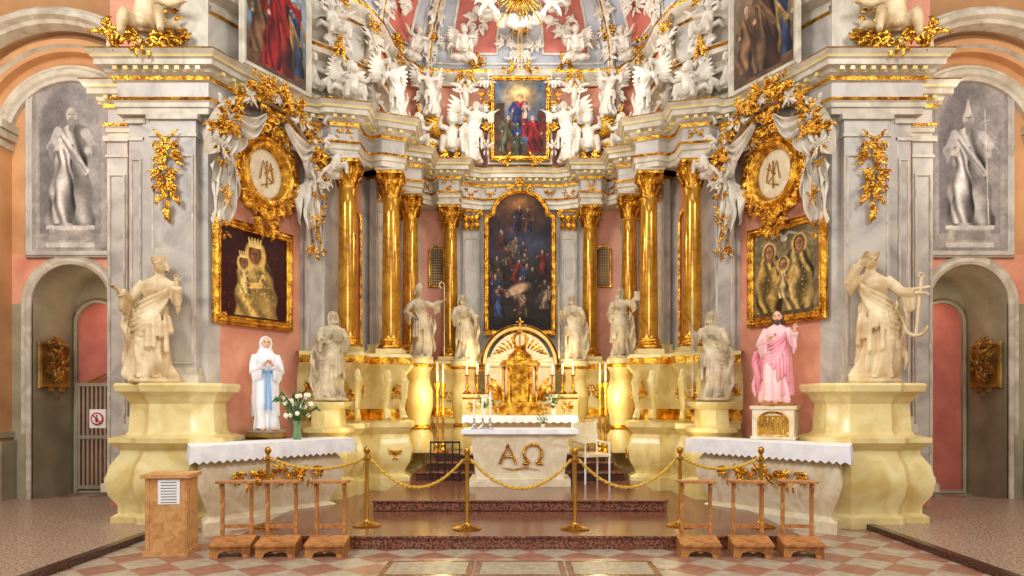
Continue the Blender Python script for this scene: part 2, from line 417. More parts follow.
        ex.tube([b,b+d*.014+sd*.01*sg,b+d*.03+sd*.012*sg],[.0065,.006,.004],g('skin'),6)
    ox,oy=sp(.9); tilt=Matrix.Rotation(lean*5*s0,4,'Y')@Matrix.Rotation(.06,4,'X')
    hm=Matrix.Translation((ox,oy-.008,.93))@tilt@Matrix.Scale(1.1,4)
    e_=lambda c,rr,k,nu=14,nv=10: m.ell(c,rr,g(k),nu,nv,mx=hm)
    e_((0,0,0),(.041,.05,.058),'skin'); e_((0,-.016,-.026),(.029,.033,.032),'skin')
    m.tube([(0,-.046,.012),(0,-.06,-.006),(0,-.065,-.014),(0,-.05,-.02)],[.005,.007,.009,.006],g('skin'),6,hm)
    for s in (1,-1):
        ex.ell((s*.016,-.0445,.008),(.008,.004,.004),g('eye') if 'eye' in mats else g('skin'),8,6,mx=hm)
        m.tube([(s*.006,-.052,.019),(s*.018,-.051,.022),(s*.03,-.04,.016)],.005,g('skin'),6,hm)
        e_((s*.042,.004,-.002),(.007,.011,.015),'skin',8,6)
    m.tube([(-.013,-.047,-.031),(0,-.053,-.03),(.013,-.047,-.031)],[.003,.006,.003],g('lip') if 'lip' in mats else g('skin'),6,hm)
    e_((0,.016,.016),(.046,.048,.05),'hair')
    for q in range(11):
        a=-.1+ (pi+.2)*q/10; z0=.03; ln=.1 if head in('beard','long') else .05
        x=.046*math.cos(a); y=.012+.046*math.sin(a)
        m.tube([(x*.8,y,z0+.015),(x*1.08,y*1.05,z0-.03),(x*1.1,y*1.1+.003,z0-.03-ln*.5),(x*.95,y*1.05,z0-.03-ln)],[.01,.012,.011,.006],g('hair'),6,hm)
    if head=='beard':
        for q in range(5):
            x=-.024+.012*q; m.tube([(x,-.038+.3*abs(x),-.036),(x*1.1,-.047+.2*abs(x),-.06),(x*.5,-.042,-.088+abs(x)*.6)],[.011,.012,.004],g('hair'),6,hm)
    if head=='mitre':
        m.tube([(0,0,.03),(0,0,.06),(0,0,.1),(0,0,.14)],[.05,.055,.045,.006],g('mantle'),12,hm,flat=.6,up=(0,1,0))
    if head=='crown': m.lathe([(.046,.03),(.05,.04),(.05,.05),(.056,.075),(.04,.06)],g('hair'),seg=12,mx=hm)
    if veil:
        m.tube([(ox,oy+.022,1.0),(ox,oy+.02,.985),(ox,oy+.018,.95),(ox,oy+.02,.89),(ox,oy+.024,.83),(ox,oy+.028,.77),(0,.03,.6),(0,.035,.4),(0,.04,.15)],[.02,.045,.058,.06,.085,.125,.135,.14,.15],g('veil') if 'veil' in mats else g('mantle'),20,flat=.72,up=(0,1,0))
    if item=='staff': ex.tube([(-ARM[Rr][1][0],ARM[Rr][1][1]-.01,.02),(-ARM[Rr][1][0],ARM[Rr][1][1]-.01,1.15)],.008,g('item'),8)
    if item=='crozier':
        x=-ARM[Rr][1][0]; y=ARM[Rr][1][1]-.01
        ex.tube([(x,y,.02),(x,y,1.05)]+[(x+.045-.045*math.cos(a*.5)*(1-.04*a),y,1.05+.045*math.sin(a*.5)) for a in range(1,11)],.008,g('item'),8)
    if item=='book':
        hh=ARM[L][1]; ex.box((hh[0],hh[1]-.02,hh[2]+.01),(.1,.03,.13),g('item'),rz=.3)
    if item=='anchor':
        hh=ARM[L][1]; x=hh[0]-.02; y=hh[1]+.02
        ex.tube([(x+.02,y,.78),(x-.02,y,.34)],.013,g('item'),8); ex.tube([(x-.06,y,.69),(x+.08,y,.71)],.012,g('item'),8)
        ex.tube([(x-.02+.085*math.cos(a),y,.42+.085*math.sin(a)) for a in [pi*1.02+pi*.96*i/10 for i in range(11)]],[.006]+[.015]*9+[.006],g('item'),8)
        ex.tube([(x+.02+.02*math.cos(a),y,.8+.02*math.sin(a)) for a in [2*pi*i/10 for i in range(11)]],.007,g('item'),6)
    if base: m.lathe([(.19,-.03),(.2,-.01),(.18,.004)],g('base') if 'base' in mats else g('robe'),seg=24)
def statue_mesh(name,mt,voxel=.0068,**k):
    m=M(); ex=M(); mats={q:mt for q in ('robe','skin','hair','mantle','item')}
    figure(m,mats=mats,ex=ex,**k)
    me=carve(m,voxel,1); f=M(); f.addmesh(me,mt)
    o=len(f.v); f.v+=ex.v; 
    for q in ex.f: f.f.append(tuple(i+o for i in q)); f.m.append(0)
    return f.mesh(name,60)
def wing(m,mt,x,y,z,s,L=.5,ang=.9):
    for q in range(8):
        a=ang-q*.16; l=L*(1-.07*q)
        p=[(x,y,z),(x+s*l*.5*math.cos(a),y+.05,z+l*.5*math.sin(a)+.03),(x+s*l*math.cos(a-.15),y+.08+.01*q,z+l*math.sin(a-.15))]
        m.tube([p[0],Vector(p[0]).lerp(Vector(p[1]),.5),p[1],Vector(p[1]).lerp(Vector(p[2]),.6),p[2]],[.02,.035,.04,.034,.008],mt,6,flat=.35,up=(0,1,0))
def putto_mesh(name,mt,seed,wings=True,gold=None,voxel=.011,sit=True):
    r=random.Random(seed); m=M()
    ln=r.uniform(-.08,.08)
    m.tube([(0,0,.02),(ln*.3,-.02,.12),(ln*.7,0,.25),(ln,0,.36),(ln,0,.42)],[.11,.12,.1,.1,.05],mt,14)
    hx=ln+r.uniform(-.03,.03)
    m.ell((hx,-.02,.52),(.085,.09,.1),mt,14,10); m.ell((hx,-.06,.48),(.055,.05,.045),mt)
    m.ell((hx,-.112,.5),(.014,.018,.014),mt,8,6)
    for s in(1,-1): m.ell((hx+s*.05,-.07,.485),(.025,.025,.025),mt,8,6)
    for q in range(16):
        a=r.uniform(0,2*pi);b=r.uniform(.1,1.4); m.ell((hx+.085*math.cos(a)*math.sin(b),.0+.08*math.sin(a)*math.sin(b)*.9,.545+.085*math.cos(b)),(.024,.024,.024),mt,8,6)
    for s in (1,-1):
        up=r.random()
        S=Vector((ln+s*.1,0,.38)); E=S+Vector((s*.13,-.06,.1*up-.08)); Hn=E+Vector((s*r.uniform(-.02,.12),-.08,.16*up-.04))
        m.tube([S,S.lerp(E,.5),E,E.lerp(Hn,.5),Hn],[.045,.045,.036,.036,.022],mt,10)
        d=(Hn-E).normalized()
        m.ell(Hn+d*.02,(.025,.02,.028),mt,8,6)
        for q in range(4): 
            b=Hn+d*.03+Vector(((q-1.5)*.012,0,0)); m.tube([b,b+d*.03,b+d*.04+Vector((0,0,-.01))],[.008,.008,.006],mt,6)
        Hp=Vector((s*.07,-.02,.06))
        if sit: K=Hp+Vector((s*.08,-.2,.04+.08*r.random())); A=K+Vector((s*.02,-.03+.1*r.random(),-.2))
        else: K=Hp+Vector((s*.1,-.08,-.14)); A=K+Vector((s*.06,.08,-.16))
        m.tube([Hp,Hp.lerp(K,.5),K,K.lerp(A,.4),A],[.075,.07,.05,.05,.03],mt,10)
        m.ell(A+Vector((0,-.035,-.01)),(.028,.055,.022),mt,8,6)
    m.tube([(-.14,-.06,.12),(0,-.14,.06),(.15,-.05,.1),(.26,.02,.16),(.34,.04,.05)],[.03,.045,.04,.05,.015],mt,8)
    m.tube([(-.12,-.04,.1),(-.2,-.02,.0),(-.3,.02,-.08),(-.34,.02,-.2)],[.03,.05,.05,.01],mt,8)
    if sit and not gold:
        for q in range(8): m.ell((r.uniform(-.22,.22),r.uniform(-.02,.12),r.uniform(-.13,-.02)),(r.uniform(.08,.13),.09,r.uniform(.06,.09)),mt,10,7)
    me=carve(m,voxel,1); f=M(); f.addmesh(me,mt)
    if wings:
        for s in (1,-1): wing(f,gold or mt,ln+s*.04,.08,.34,s,.42)
    if gold and gold is not mt:
        cluster(f,gold,0,-.08,.8,.3,seed,10,y=-.1); cluster(f,gold,.25,-.02,.4,.3,seed+1,6,y=-.02); cluster(f,gold,-.25,-.02,.4,.3,seed+2,6,y=-.02)
    return f.mesh(name,60)
# ================================================================ ROOM SHELL
WL=[(-6.15,11.3),(-6.15,10.5),(-5.45,10.5),(-5.45,9.9),(-5.2,9.65),(-4.3,9.65),(-4.2,9.8),(-3.5,11.15),(-3.15,11.45),(-3.05,11.75),(-2.75,12.1),(-2.6,12.6),(-2.55,13.3),(-2.4,13.95),(-2.05,14.4),(-1.45,14.5)]
SEG=[GRAY,PINK,GRAY,GRAY,GRAY,GRAY,PINK,GRAY,GRAY,PINK,GRAY,PINK,GRAY,GRAY,PINK]
segs=SEG+[GRAY]+SEG[::-1]
W=mir(WL)
m=M(); m.sweep(W,[(0,0),(0,5.6)],GRAY,sm=segs); m.obj('wall_apse')
SEG2=[GRAY,PINK,GRAY,GRAY,GRAYL,GRAY,GRAY,GRAYL,PINK,GRAY,GRAYL,PINK,GRAYL,PINK,PINK]
m=M(); m.sweep(W,[(0,5.6),(0,8.4)],GRAY,sm=SEG2+[PINK]+SEG2[::-1])
m.obj('wall_attic')
EL=[(-6.15,11.3),(-6.15,10.45),(-5.5,10.45),(-5.5,9.55),(-4.25,9.55),(-4.1,9.9),(-3.5,11.0),(-3.15,11.2),(-3.0,11.1),(-2.6,11.2),(-2.6,11.55),(-2.5,11.75),(-2.3,11.65),(-1.95,11.8),(-1.98,12.15),(-2.35,12.35),(-2.4,13.0),(-2.15,13.03),(-1.85,13.15),(-1.85,13.5),(-2.0,13.75),(-1.75,14.05),(-1.6,13.8),(-1.2,13.8),(-1.2,14.15),(-0.8,14.35),(-.4,14.3)]
E=mir(EL)
EP=[(-.5,5.55),(0,5.55),(.0,5.63),(.025,5.64),(.025,5.7),(.05,5.72),(.065,5.76),(0,5.78),(0,5.98),(.04,6.0),(.05,6.05),(.1,6.08),(.12,6.13),(.2,6.14),(.2,6.21),(.23,6.23),(.24,6.26),(.29,6.31),(.27,6.34),(-.6,6.36)]
EM=[GRAYL,GRAYL,GRAYL,GRAYL,GRAYL,GOLD,GRAYL,GRAY,GRAYL,GOLD,GRAYL,GRAYL,GRAYL,GRAYL,GRAYL,CREAM,GRAYL,GOLD,GRAYL]
m=M(); m.sweep(E,EP,GRAYL,pm=EM); m.obj('trim_entablature')
m=M(); o=offs(E,False)
for i in range(len(E)-1):
    a=Vector(E[i]);b=Vector(E[i+1]);L=(b-a).length;k=int(L/.13); d=(b-a).normalized(); nn=Vector((d.y,-d.x)); rz=math.atan2(d.y,d.x)
    for q in range(k):
        p=a+d*L*(q+.5)/k+nn*.14; m.box((p.x,p.y,6.105),(.06,.08,.05),CREAM,rz=rz)
    if L>.39 and L<.8:
        p=a+d*L*.5+nn*.01; cluster(m,GOLD,0,0,.3,.18,i*3,4,mx=Matrix.Translation((p.x,p.y,5.88))@Matrix.Rotation(rz,4,'Z'))
m.obj('trim_dentils')
m=M(); m.sweep(W[6:-6],[(0,8.1),(.06,8.12),(.08,8.2),(.02,8.22),(.14,8.3),(.18,8.36),(.18,8.42),(-.3,8.46)],GRAYL,pm=[GOLD,GRAYL,GRAYL,GRAYL,GRAYL,GOLD,GRAYL])
for P_ in (W[5:13],W[-13:-5]):
    m.sweep(P_,[(0,6.98),(.06,7.0),(.08,7.06),(.03,7.08),(.03,7.14),(.12,7.18),(.2,7.2),(.2,7.28),(.24,7.32),(.22,7.35),(-.1,7.37)],GRAYL,pm=[GOLD,GRAYL,GRAYL,GRAYL,GRAYL,GRAYL,GRAYL,GOLD,GRAYL,GRAYL])
m.obj('trim_attic_cornice')
# vault (half dome)
ring=[Vector(p) for p in W[7:-7]]
def resample(P,n):
    ls=[0]
    for i in range(1,len(P)): ls.append(ls[-1]+(P[i]-P[i-1]).length)
    out=[]
    for k in range(n+1):
        t=ls[-1]*k/n
        for i in range(1,len(P)):
            if ls[i]>=t-1e-9: break
        f=(t-ls[i-1])/(ls[i]-ls[i-1]); out.append(P[i-1].lerp(P[i],f))
    return out
N=72;T=20; rs=resample(ring,N); ap=Vector((0,11.6))
def vp(i,t,inn=0):
    a=t*pi/2; p=rs[i]; k=1-math.cos(a); q=p.lerp(ap,min(k,.98)); z=8.4+2.5*math.sin(a)
    if inn:
        d=(ap-p).normalized(); q=q+d*inn*math.cos(a); z-=inn*math.sin(a)
    return (q.x,q.y,z)
m=M(); 
for i in range(N):
    for j in range(T):
        t0=j/T;t1=(j+1)/T; c=i%12; mt=VAULT
        if 3<=c<=8 and (2<=j<=7 or 10<=j<=14): mt=RED if j<8 else PINK
        m.add([vp(i,t0),vp(i+1,t0),vp(i+1,t1),vp(i,t1)],[(0,1,2,3)],mt)
for i in range(0,N+1,12):
    m.tube([vp(i,j/T,.05) for j in range(T)],.07,WHITE,8); m.tube([vp(i,j/T,.11) for j in range(T)],.02,GOLD,6)
for c in range(0,N,12):
    for (j0,j1,ca,cb,rr) in ((2,8,3,9,.03),(10,15,3,9,.03),(1,16,1,11,.025)):
        pts=[vp(c+ca,t/T,.02) for t in range(j0,j1+1)]+[vp(k,j1/T,.02) for k in range(c+ca+1,c+cb+1)]+[vp(c+cb,t/T,.02) for t in range(j1,j0-1,-1)]+[vp(k,j0/T,.02) for k in range(c+cb-1,c+ca-1,-1)]
        m.tube(pts,rr,WHITE,6)
    for (i_,t,mt_,sz) in ((c+6,.25,WHITE,.5),(c+6,.62,WHITE,.5),(c,.1,WHITE,.5),(c,.3,WHITE,.45),(c,.5,WHITE,.4),(c+6,.44,GOLD,.36),(c+2,.15,WHITE,.34),(c+10,.15,WHITE,.34),(c+2,.4,WHITE,.3),(c+10,.4,WHITE,.3),(c,.2,GOLD,.3),(c+6,.05,GOLD,.4)):
        i_=min(i_,N-1); p=Vector(vp(i_,t,.07)); d=(Vector((0,11.6,8.6))-p).normalized(); mx=Matrix.Translation(p)@d.to_track_quat('-Y','Z').to_matrix().to_4x4()
        cluster(m,mt_,0,0,sz,sz,i_*3+int(t*50),7,mx=mx)
m.obj('ceiling_apse_vault')
# ---- aisle walls with door
def aisle(s):
    m=M(); m.sx=s; y=11.3; x0,x1=-9.2,-6.15; cx,hw,zs=-7.24,.64,3.2; n=16
    def quad(a,b,c,d,mt): m.add([a,b,c,d],[(0,1,2,3)],mt)
    quad((x0,y,0),(cx-hw,y,0),(cx-hw,y,zs),(x0,y,zs),GRAYG); quad((cx+hw,y,0),(x1,y,0),(x1,y,zs),(cx+hw,y,zs),GRAYG)
    quad((x0,y,zs),(cx-hw,y,zs),(cx-hw,y,4.0),(x0,y,4.0),PINK); quad((cx+hw,y,zs),(x1,y,zs),(x1,y,4.0),(cx+hw,y,4.0),PINK)
    for i in range(n):
        a0=pi*i/n;a1=pi*(i+1)/n
        p=[(cx+hw*math.cos(a),zs+hw*math.sin(a)) for a in(a0,a1)]
        quad((p[0][0],y,p[0][1]),(p[1][0],y,p[1][1]),(p[1][0],y,4.0),(p[0][0],y,4.0),PINK)
        quad((p[0][0],y,p[0][1]),(p[1][0],y,p[1][1]),(p[1][0],y+1.1,p[1][1]),(p[0][0],y+1.1,p[0][1]),GRAYG)
    for sx in (-1,1): quad((cx+sx*hw,y,0),(cx+sx*hw,y+1.1,0),(cx+sx*hw,y+1.1,zs),(cx+sx*hw,y,zs),GRAYG)
    quad((x0,y,4),(x1,y,4),(x1,y,8.6),(x0,y,8.6),ORANGE)
    P=[(cx-hw,0.06),(cx-hw,zs)]+[(cx+hw*math.cos(pi-pi*i/n),zs+hw*math.sin(pi-pi*i/n)) for i in range(1,n)]+[(cx+hw,zs),(cx+hw,0.06)]
    P=P[::-1]
    m.sweepxz(P,[(0,-.02),(0,.03),(.05,.05),(.1,.04),(.14,.05),(.16,0)],GRAYL,closed=False,mx=Matrix.Translation((0,y,0)))
    quad((cx-hw,y+1.1,0),(cx+hw,y+1.1,0),(cx+hw,y+1.1,3.9),(cx-hw,y+1.1,3.9),GRAYG)
    bx=cx-.2; bw=.36; zz=3.0
    A_=[(bx-bw,0.06),(bx+bw,0.06)]+[(bx+bw*math.cos(pi*i/14),zz+bw*math.sin(pi*i/14)) for i in range(15)]
    m.add([(x,y+1.08,z) for x,z in A_],[tuple(range(len(A_)))],RED)
    m.sweepxz(A_,[(0,0),(0,.08),(.05,.09),(.07,0)],GRAYG,mx=Matrix.Translation((0,y+1.1,0)))
    for (yy,rr,z0,mt,dp) in ((y,1.02,5.75,GRAYL,.14),(y,1.45,5.75,ORANGE,.25),(y-.35,1.85,5.6,GRAYL,.3)):
        P=[(cx+.05+rr*math.cos(pi*i/28),z0+rr*math.sin(pi*i/28)) for i in range(29)]
        P=[(cx+.05+rr,4.1)]+P+[(cx+.05-rr,4.1)] if yy==y and rr<1.1 else P
        m.sweepxz(P,[(0,-.05),(0,dp*.6),(.05,dp*.7),(.08,dp),(.16,dp),(.2,dp*.7),(.24,dp*.7),(.26,-.05)],mt,closed=False,mx=Matrix.Translation((0,yy,0)),pm=[mt,mt,GRAYL,mt,GRAYL,mt,mt])
    m.box((-8.45,y-.15,3.0),(.5,.3,6.0),ORANGE)
    for k,(w,z,h) in enumerate(((.58,5.7,.1),(.66,5.85,.12),(.74,5.98,.12),(.6,1.1,.1),(.66,.5,1.0))): m.box((-8.45,y-.17,z),(w,.34+.1*(k<3),h),GRAYL if k<3 else GRAYG)
    m.box((-6.28,y-.12,3.4),(.3,.24,6.8),GRAY)
    m.box((-8.0,y-.03,.55),(.1,.06,1.1),GRAYG)
    m.obj('wall_left' if s>0 else 'wall_right')
    m=M(); m.sx=s; m.add([(x0,5,0),(x0,y,0),(x0,y,8.6),(x0,5,8.6)],[(0,1,2,3)],ORANGE); m.obj('wall_left_aisle' if s>0 else 'wall_right_aisle')
    if s>0:
        m=M(); m.sx=s; gx0,gx1=bx-bw+.02,bx+bw-.02; gy=y+1.0
        for x in (gx0,gx1): m.box((x,gy,1.0),(.04,.05,1.9),GRAYG)
        for z in (.12,1.0,1.92): m.box(((gx0+gx1)/2,gy,z),(gx1-gx0,.04,.06),GRAYG)
        for q in range(9): m.box((gx0+(gx1-gx0)*(q+.5)/9,gy,1.0),(.035,.025,1.8),GRAYG)
        m.tube([(gx0+(gx1-gx0)*i/12,gy,1.92+.3*(i/12)**1.5) for i in range(13)],.02,OLIVE,6)
        m.obj('louvered_gate')
    m=M(); m.sx=s; mx=Matrix.Translation((cx-hw+.02,y+.5,1.92))@Matrix.Rotation(pi/2,4,'Z')
    m.sweepxz(shape(.62,.62,'rect'),[(0,0),(0,.03),(.04,.05),(.07,.03),(.08,0)],OLIVE,mx=mx); m.box((0,.0,.3),(.62,.03,.6),OLIVE,mx=mx)
    cluster(m,OLIVE,0,.3,.5,.5,5,7,y=-.03,mx=mx); cluster(m,OLIVE,0,.72,.5,.3,8,6,y=-.03,mx=mx); cluster(m,OLIVE,0,-.1,.5,.24,9,5,y=-.03,mx=mx)
    m.obj('carved_relief_plaque')
    pt=Pt(120,220,(150,142,136),2.3,seed=4 if s>0 else 9)
    pt.rect(.05,.95,.02,.9,(164,156,150)); pt.blob(.5,.68,.4,.26,(128,122,122)); pt.rect(.1,.9,.1,.68,(128,122,122)); pt.blob(.72,.5,.22,.42,(150,144,140),soft=.6); pt.blob(.3,.5,.16,.36,(108,102,102),soft=.6,amt=.7)
    pt.rect(.18,.82,.02,.05,(196,188,178)); pt.rect(.22,.78,.05,.12,(164,156,148)); pt.rect(.3,.7,.06,.11,(146,138,130)); pt.rect(.18,.82,.12,.145,(196,188,178))
    if s>0:
        pt.fig(.5,.145,.68,(184,176,170),(192,182,172),hair=(140,132,126),L=(.2,.62),Rr=(-.12,.66),lean=.02,w=1.15,mantle=(202,194,188),beard=True)
    else:
        pt.fig(.5,.145,.66,(186,180,176),(194,186,178),hair=(140,132,126),L=(.24,.6),Rr=(-.16,.62),lean=-.02,w=1.2,mantle=(206,200,196),beard=True)
        pt.stroke([(.48,.78),(.48,.85)],.045,(196,190,182),.012); pt.stroke([(.75,.15),(.7,.8)],.009,(190,182,174)); pt.stroke([(.64,.72),(.76,.74)],.009,(190,182,174))
    pt.mod(5,.2); pt.mod(12,.16); pt.mod(36,.14)
    framed('saint_fresco',1.22,2.85,'arch',pt,(s*(cx),y-.02,4.05),0,fw=.8,rise=.45,rough=.8,mt=GRAY)
aisle(1); aisle(-1)
# no-entry sign
m=M(); p=(-6.78,11.24,1.35); m.box((p[0],p[1]+.02,p[2]),(.26,.05,.3),PAPER)
p=(p[0],p[1]-.01,p[2])
for rr,mt,o_ in ((.1,REDSIGN,.005),(.078,PAPER,.006)):
    m.lathe([(rr,0),(rr,.01+o_*.5)],mt,seg=24,mx=Matrix.Translation((p[0],p[1]-o_,p[2]))@Matrix.Rotation(pi/2,4,'X'))
m.tube([(p[0],p[1]-.022,p[2]-.05),(p[0],p[1]-.022,p[2]+.02)],.018,BLACK,8); m.ell((p[0],p[1]-.022,p[2]+.045),(.015,.008,.015),BLACK,8,6)
m.tube([(p[0]-.06,p[1]-.03,p[2]+.06),(p[0]+.06,p[1]-.03,p[2]-.06)],.011,REDSIGN,6)
m.obj('no_entry_sign')
# ================================================================ FLOOR
fl=bpy.data.materials.new('diagonal_checker_tiles'); fl.use_nodes=True; n=fl.node_tree.nodes;l=fl.node_tree.links;b=n['Principled BSDF']
tc=n.new('ShaderNodeTexCoord'); mp=n.new('ShaderNodeMapping'); mp.inputs['Rotation'].default_value=(0,0,pi/4); mp.inputs['Location'].default_value=(.1,.1,.5)
ck=n.new('ShaderNodeTexChecker'); ck.inputs['Scale'].default_value=2.7; ck.inputs['Color1'].default_value=(*lin((168,118,98)),1); ck.inputs['Color2'].default_value=(*lin((188,174,152)),1)
nz=n.new('ShaderNodeTexNoise'); nz.inputs['Scale'].default_value=9; nz.inputs['Detail'].default_value=6
rp=n.new('ShaderNodeValToRGB'); rp.color_ramp.elements[0].position=.3; rp.color_ramp.elements[1].position=.65; rp.color_ramp.elements[0].color=(.55,.52,.5,1)
mx_=n.new('ShaderNodeMixRGB'); mx_.blend_type='MULTIPLY'; mx_.inputs['Fac'].default_value=.8
l.new(tc.outputs['Object'],mp.inputs['Vector']); l.new(mp.outputs['Vector'],ck.inputs['Vector']); l.new(tc.outputs['Object'],nz.inputs['Vector']); l.new(nz.outputs['Fac'],rp.inputs['Fac'])
l.new(ck.outputs['Color'],mx_.inputs['Color1']); l.new(rp.outputs['Color'],mx_.inputs['Color2']); l.new(mx_.outputs['Color'],b.inputs['Base Color']); b.inputs['Roughness'].default_value=.35
m=M(); m.add([(-9.3,-3,0),(9.3,-3,0),(9.3,14.8,0),(-9.3,14.8,0)],[(0,1,2,3)],fl)
TILE=mat('gray_stone_inlay',(182,170,148),(142,130,112),rough=.4,scale=14)
for x in (-.9,.0,.9):
    m.box((x,6.86,.002),(.88,.62,.004),GRAN); m.box((x,6.86,.004),(.76,.5,.005),TILE)
m.obj('floor')
for s in (1,-1):
    m=M(); m.sx=s
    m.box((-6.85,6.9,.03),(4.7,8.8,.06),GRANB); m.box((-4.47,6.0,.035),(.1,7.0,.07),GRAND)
    m.obj('floor_aisle')
def slab(m,x,y0,y1,z0,z1):
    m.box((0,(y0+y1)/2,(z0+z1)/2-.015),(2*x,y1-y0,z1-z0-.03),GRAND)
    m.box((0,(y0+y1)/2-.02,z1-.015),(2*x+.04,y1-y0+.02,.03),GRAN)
m=M(); slab(m,3.1,7.75,14.6,0,.15); m.box((0,7.745,.06),(6.18,.01,.12),GRAN)
m.obj('granite_platform',bevel=.006)
m=M(); slab(m,1.98,9.45,14.6,.15,.3); m.box((0,9.445,.21),(3.94,.01,.11),GRAN); slab(m,1.75,11.75,14.6,.3,.44); slab(m,1.6,12.05,14.6,.44,.58); slab(m,1.5,12.3,14.6,.58,.7)
m.obj('granite_altar_steps',bevel=.006)
# ================================================================ PEDESTALS
PE=EL[6:]
PEf=mir(PE)
PP=[(.1,.1),(.1,.36),(.0,.42),(.02,.5),(.1,.62),(.12,.8),(.06,1.0),(.02,1.08),(.1,1.16),(.14,1.2),(.14,1.28),(.02,1.32),(-.02,1.5),(-.03,1.85),(.0,2.05),(.04,2.12),(.1,2.2),(.13,2.24),(.13,2.36),(.1,2.42),(-.45,2.44)]
PM=[CREAM]*20; PM[11]=GOLD; PM[17]=GOLD
m=M(); m.sweep(PEf,PP,CREAM,pm=PM); m.obj('trim_column_pedestals')
m=M()
for i in range(len(PEf)-1):
    a=Vector(PEf[i]);b=Vector(PEf[i+1]); L=(b-a).length
    if L<.3 or abs((a.x+b.x)/2)<.3: continue
    d=(b-a).normalized(); nn=Vector((d.y,-d.x)); p=(a+b)/2; rz=math.atan2(d.y,d.x)
    mx=Matrix.Translation((p.x,p.y,1.72))@Matrix.Rotation(rz,4,'Z'); w_=min(.34,L*.7)
    cluster(m,GOLD,0,.06,w_,.3,i,5,y=-.01,mx=mx)
    if i%3==0: cluster(m,GOLD,0,-.98,w_*.8,.22,i+80,4,y=-.13,mx=mx)
m.obj('gilded_pedestal_relief')
def column_mesh():
    m=M(); r=.155
    m.box((0,0,.04),(.44,.44,.08),CREAM)
    m.lathe([(.21,.08),(.225,.11),(.21,.15),(.18,.17),(.175,.2),(.19,.22),(.185,.25),(.165,.27)],GOLD,seg=28)
    m.lathe([(r+.01,.27),(r,.32)]+[(r*(1-.12*(t/10)**1.6),.32+(2.6-.32)*t/10) for t in range(1,11)]+[(.15,2.62),(.15,2.66)],GOLDC,seg=32)
    m.lathe([(.135,2.64),(.14,2.8),(.16,2.95),(.2,3.03)],GOLD,seg=20)
    for row,(z0,n,ln,r0) in enumerate(((2.66,8,.17,.15),(2.76,8,.2,.155))):
        for q in range(n):
            a=2*pi*(q+.5*row)/n; c,s=math.cos(a),math.sin(a)
            P=[(r0,0),(r0+.015,.4),(r0+.03,.75),(r0+.08,1.0),(r0+.11,.86)]
            m.tube([(x*c,x*s,z0+k*ln) for x,k in P],[.03,.042,.038,.035,.012],GOLD,6,flat=.35,up=(c,s,.01))
    for q in range(4):
        a=pi/4+pi/2*q; c,s=math.cos(a),math.sin(a)
        m.tube([(x*c,x*s,z) for x,z in ((.14,2.85),(.17,2.95),(.24,3.03),(.28,2.99),(.26,2.93),(.22,2.96),(.24,2.99))],[.02,.025,.027,.024,.02,.014,.01],GOLD,6)
    m.box((0,0,3.06),(.42,.42,.06),GOLD)
    m.box((0,0,3.1),(.46,.46,.04),GRAYL)
    return m.mesh('gilded_column')
cm=column_mesh()
COLS=[(-2.8,11.38),(-2.2,11.95),(-2.08,13.3),(-1.4,14.02)]
for s in (1,-1):
    for x,y in COLS: place(cm,'gilded_column',(s*x,y,2.43),0,1)
def pilaster(m,x,y,rz,w,z0,z1,dp=.1,cap=GOLD,mt=None):
    mx=Matrix.Translation((x,y,0))@Matrix.Rotation(rz,4,'Z'); mt=mt or GRAY
    m.box((0,0,(z0+z1)/2),(w,dp,z1-z0),mt,mx=mx)
    m.sweepxz([(-w/2+.06,z0+.3),(w/2-.06,z0+.3),(w/2-.06,z1-.6),(-w/2+.06,z1-.6)],[(0,dp/2),(0.01,dp/2+.02),(.03,dp/2+.02),(.035,dp/2)],GRAYL,mx=mx)
    for k,(e,z,h) in enumerate(((.06,z0+.06,.12),(.03,z0+.17,.1))): m.box((0,0,z),(w+2*e,dp+2*e,h),CREAM if cap else GRAYL,mx=mx)
    if cap:
        m.box((0,0,z1-.02),(w+.1,dp+.12,.06),cap,mx=mx)
        for row in (0,1):
            nl=max(3,int(w/.12))
            for q in range(nl): leaf(m,cap,-w/2+w*(q+.5)/nl,z1-.42+.16*row,pi/2,.2,w/nl*.75,.0,y=-dp/2-.02,mx=mx,lift=.5)
        for sx in (-1,1): spiral(m,cap,sx*w/2,z1-.1,.07,1.4,.022,pi/2,-sx,y=-dp/2-.05,mx=mx)
    else:
        m.box((0,0,z1-.05),(w+.08,dp+.08,.08),GRAYL,mx=mx); m.box((0,0,z1-.3),(w+.04,dp+.04,.04),GRAYL,mx=mx)
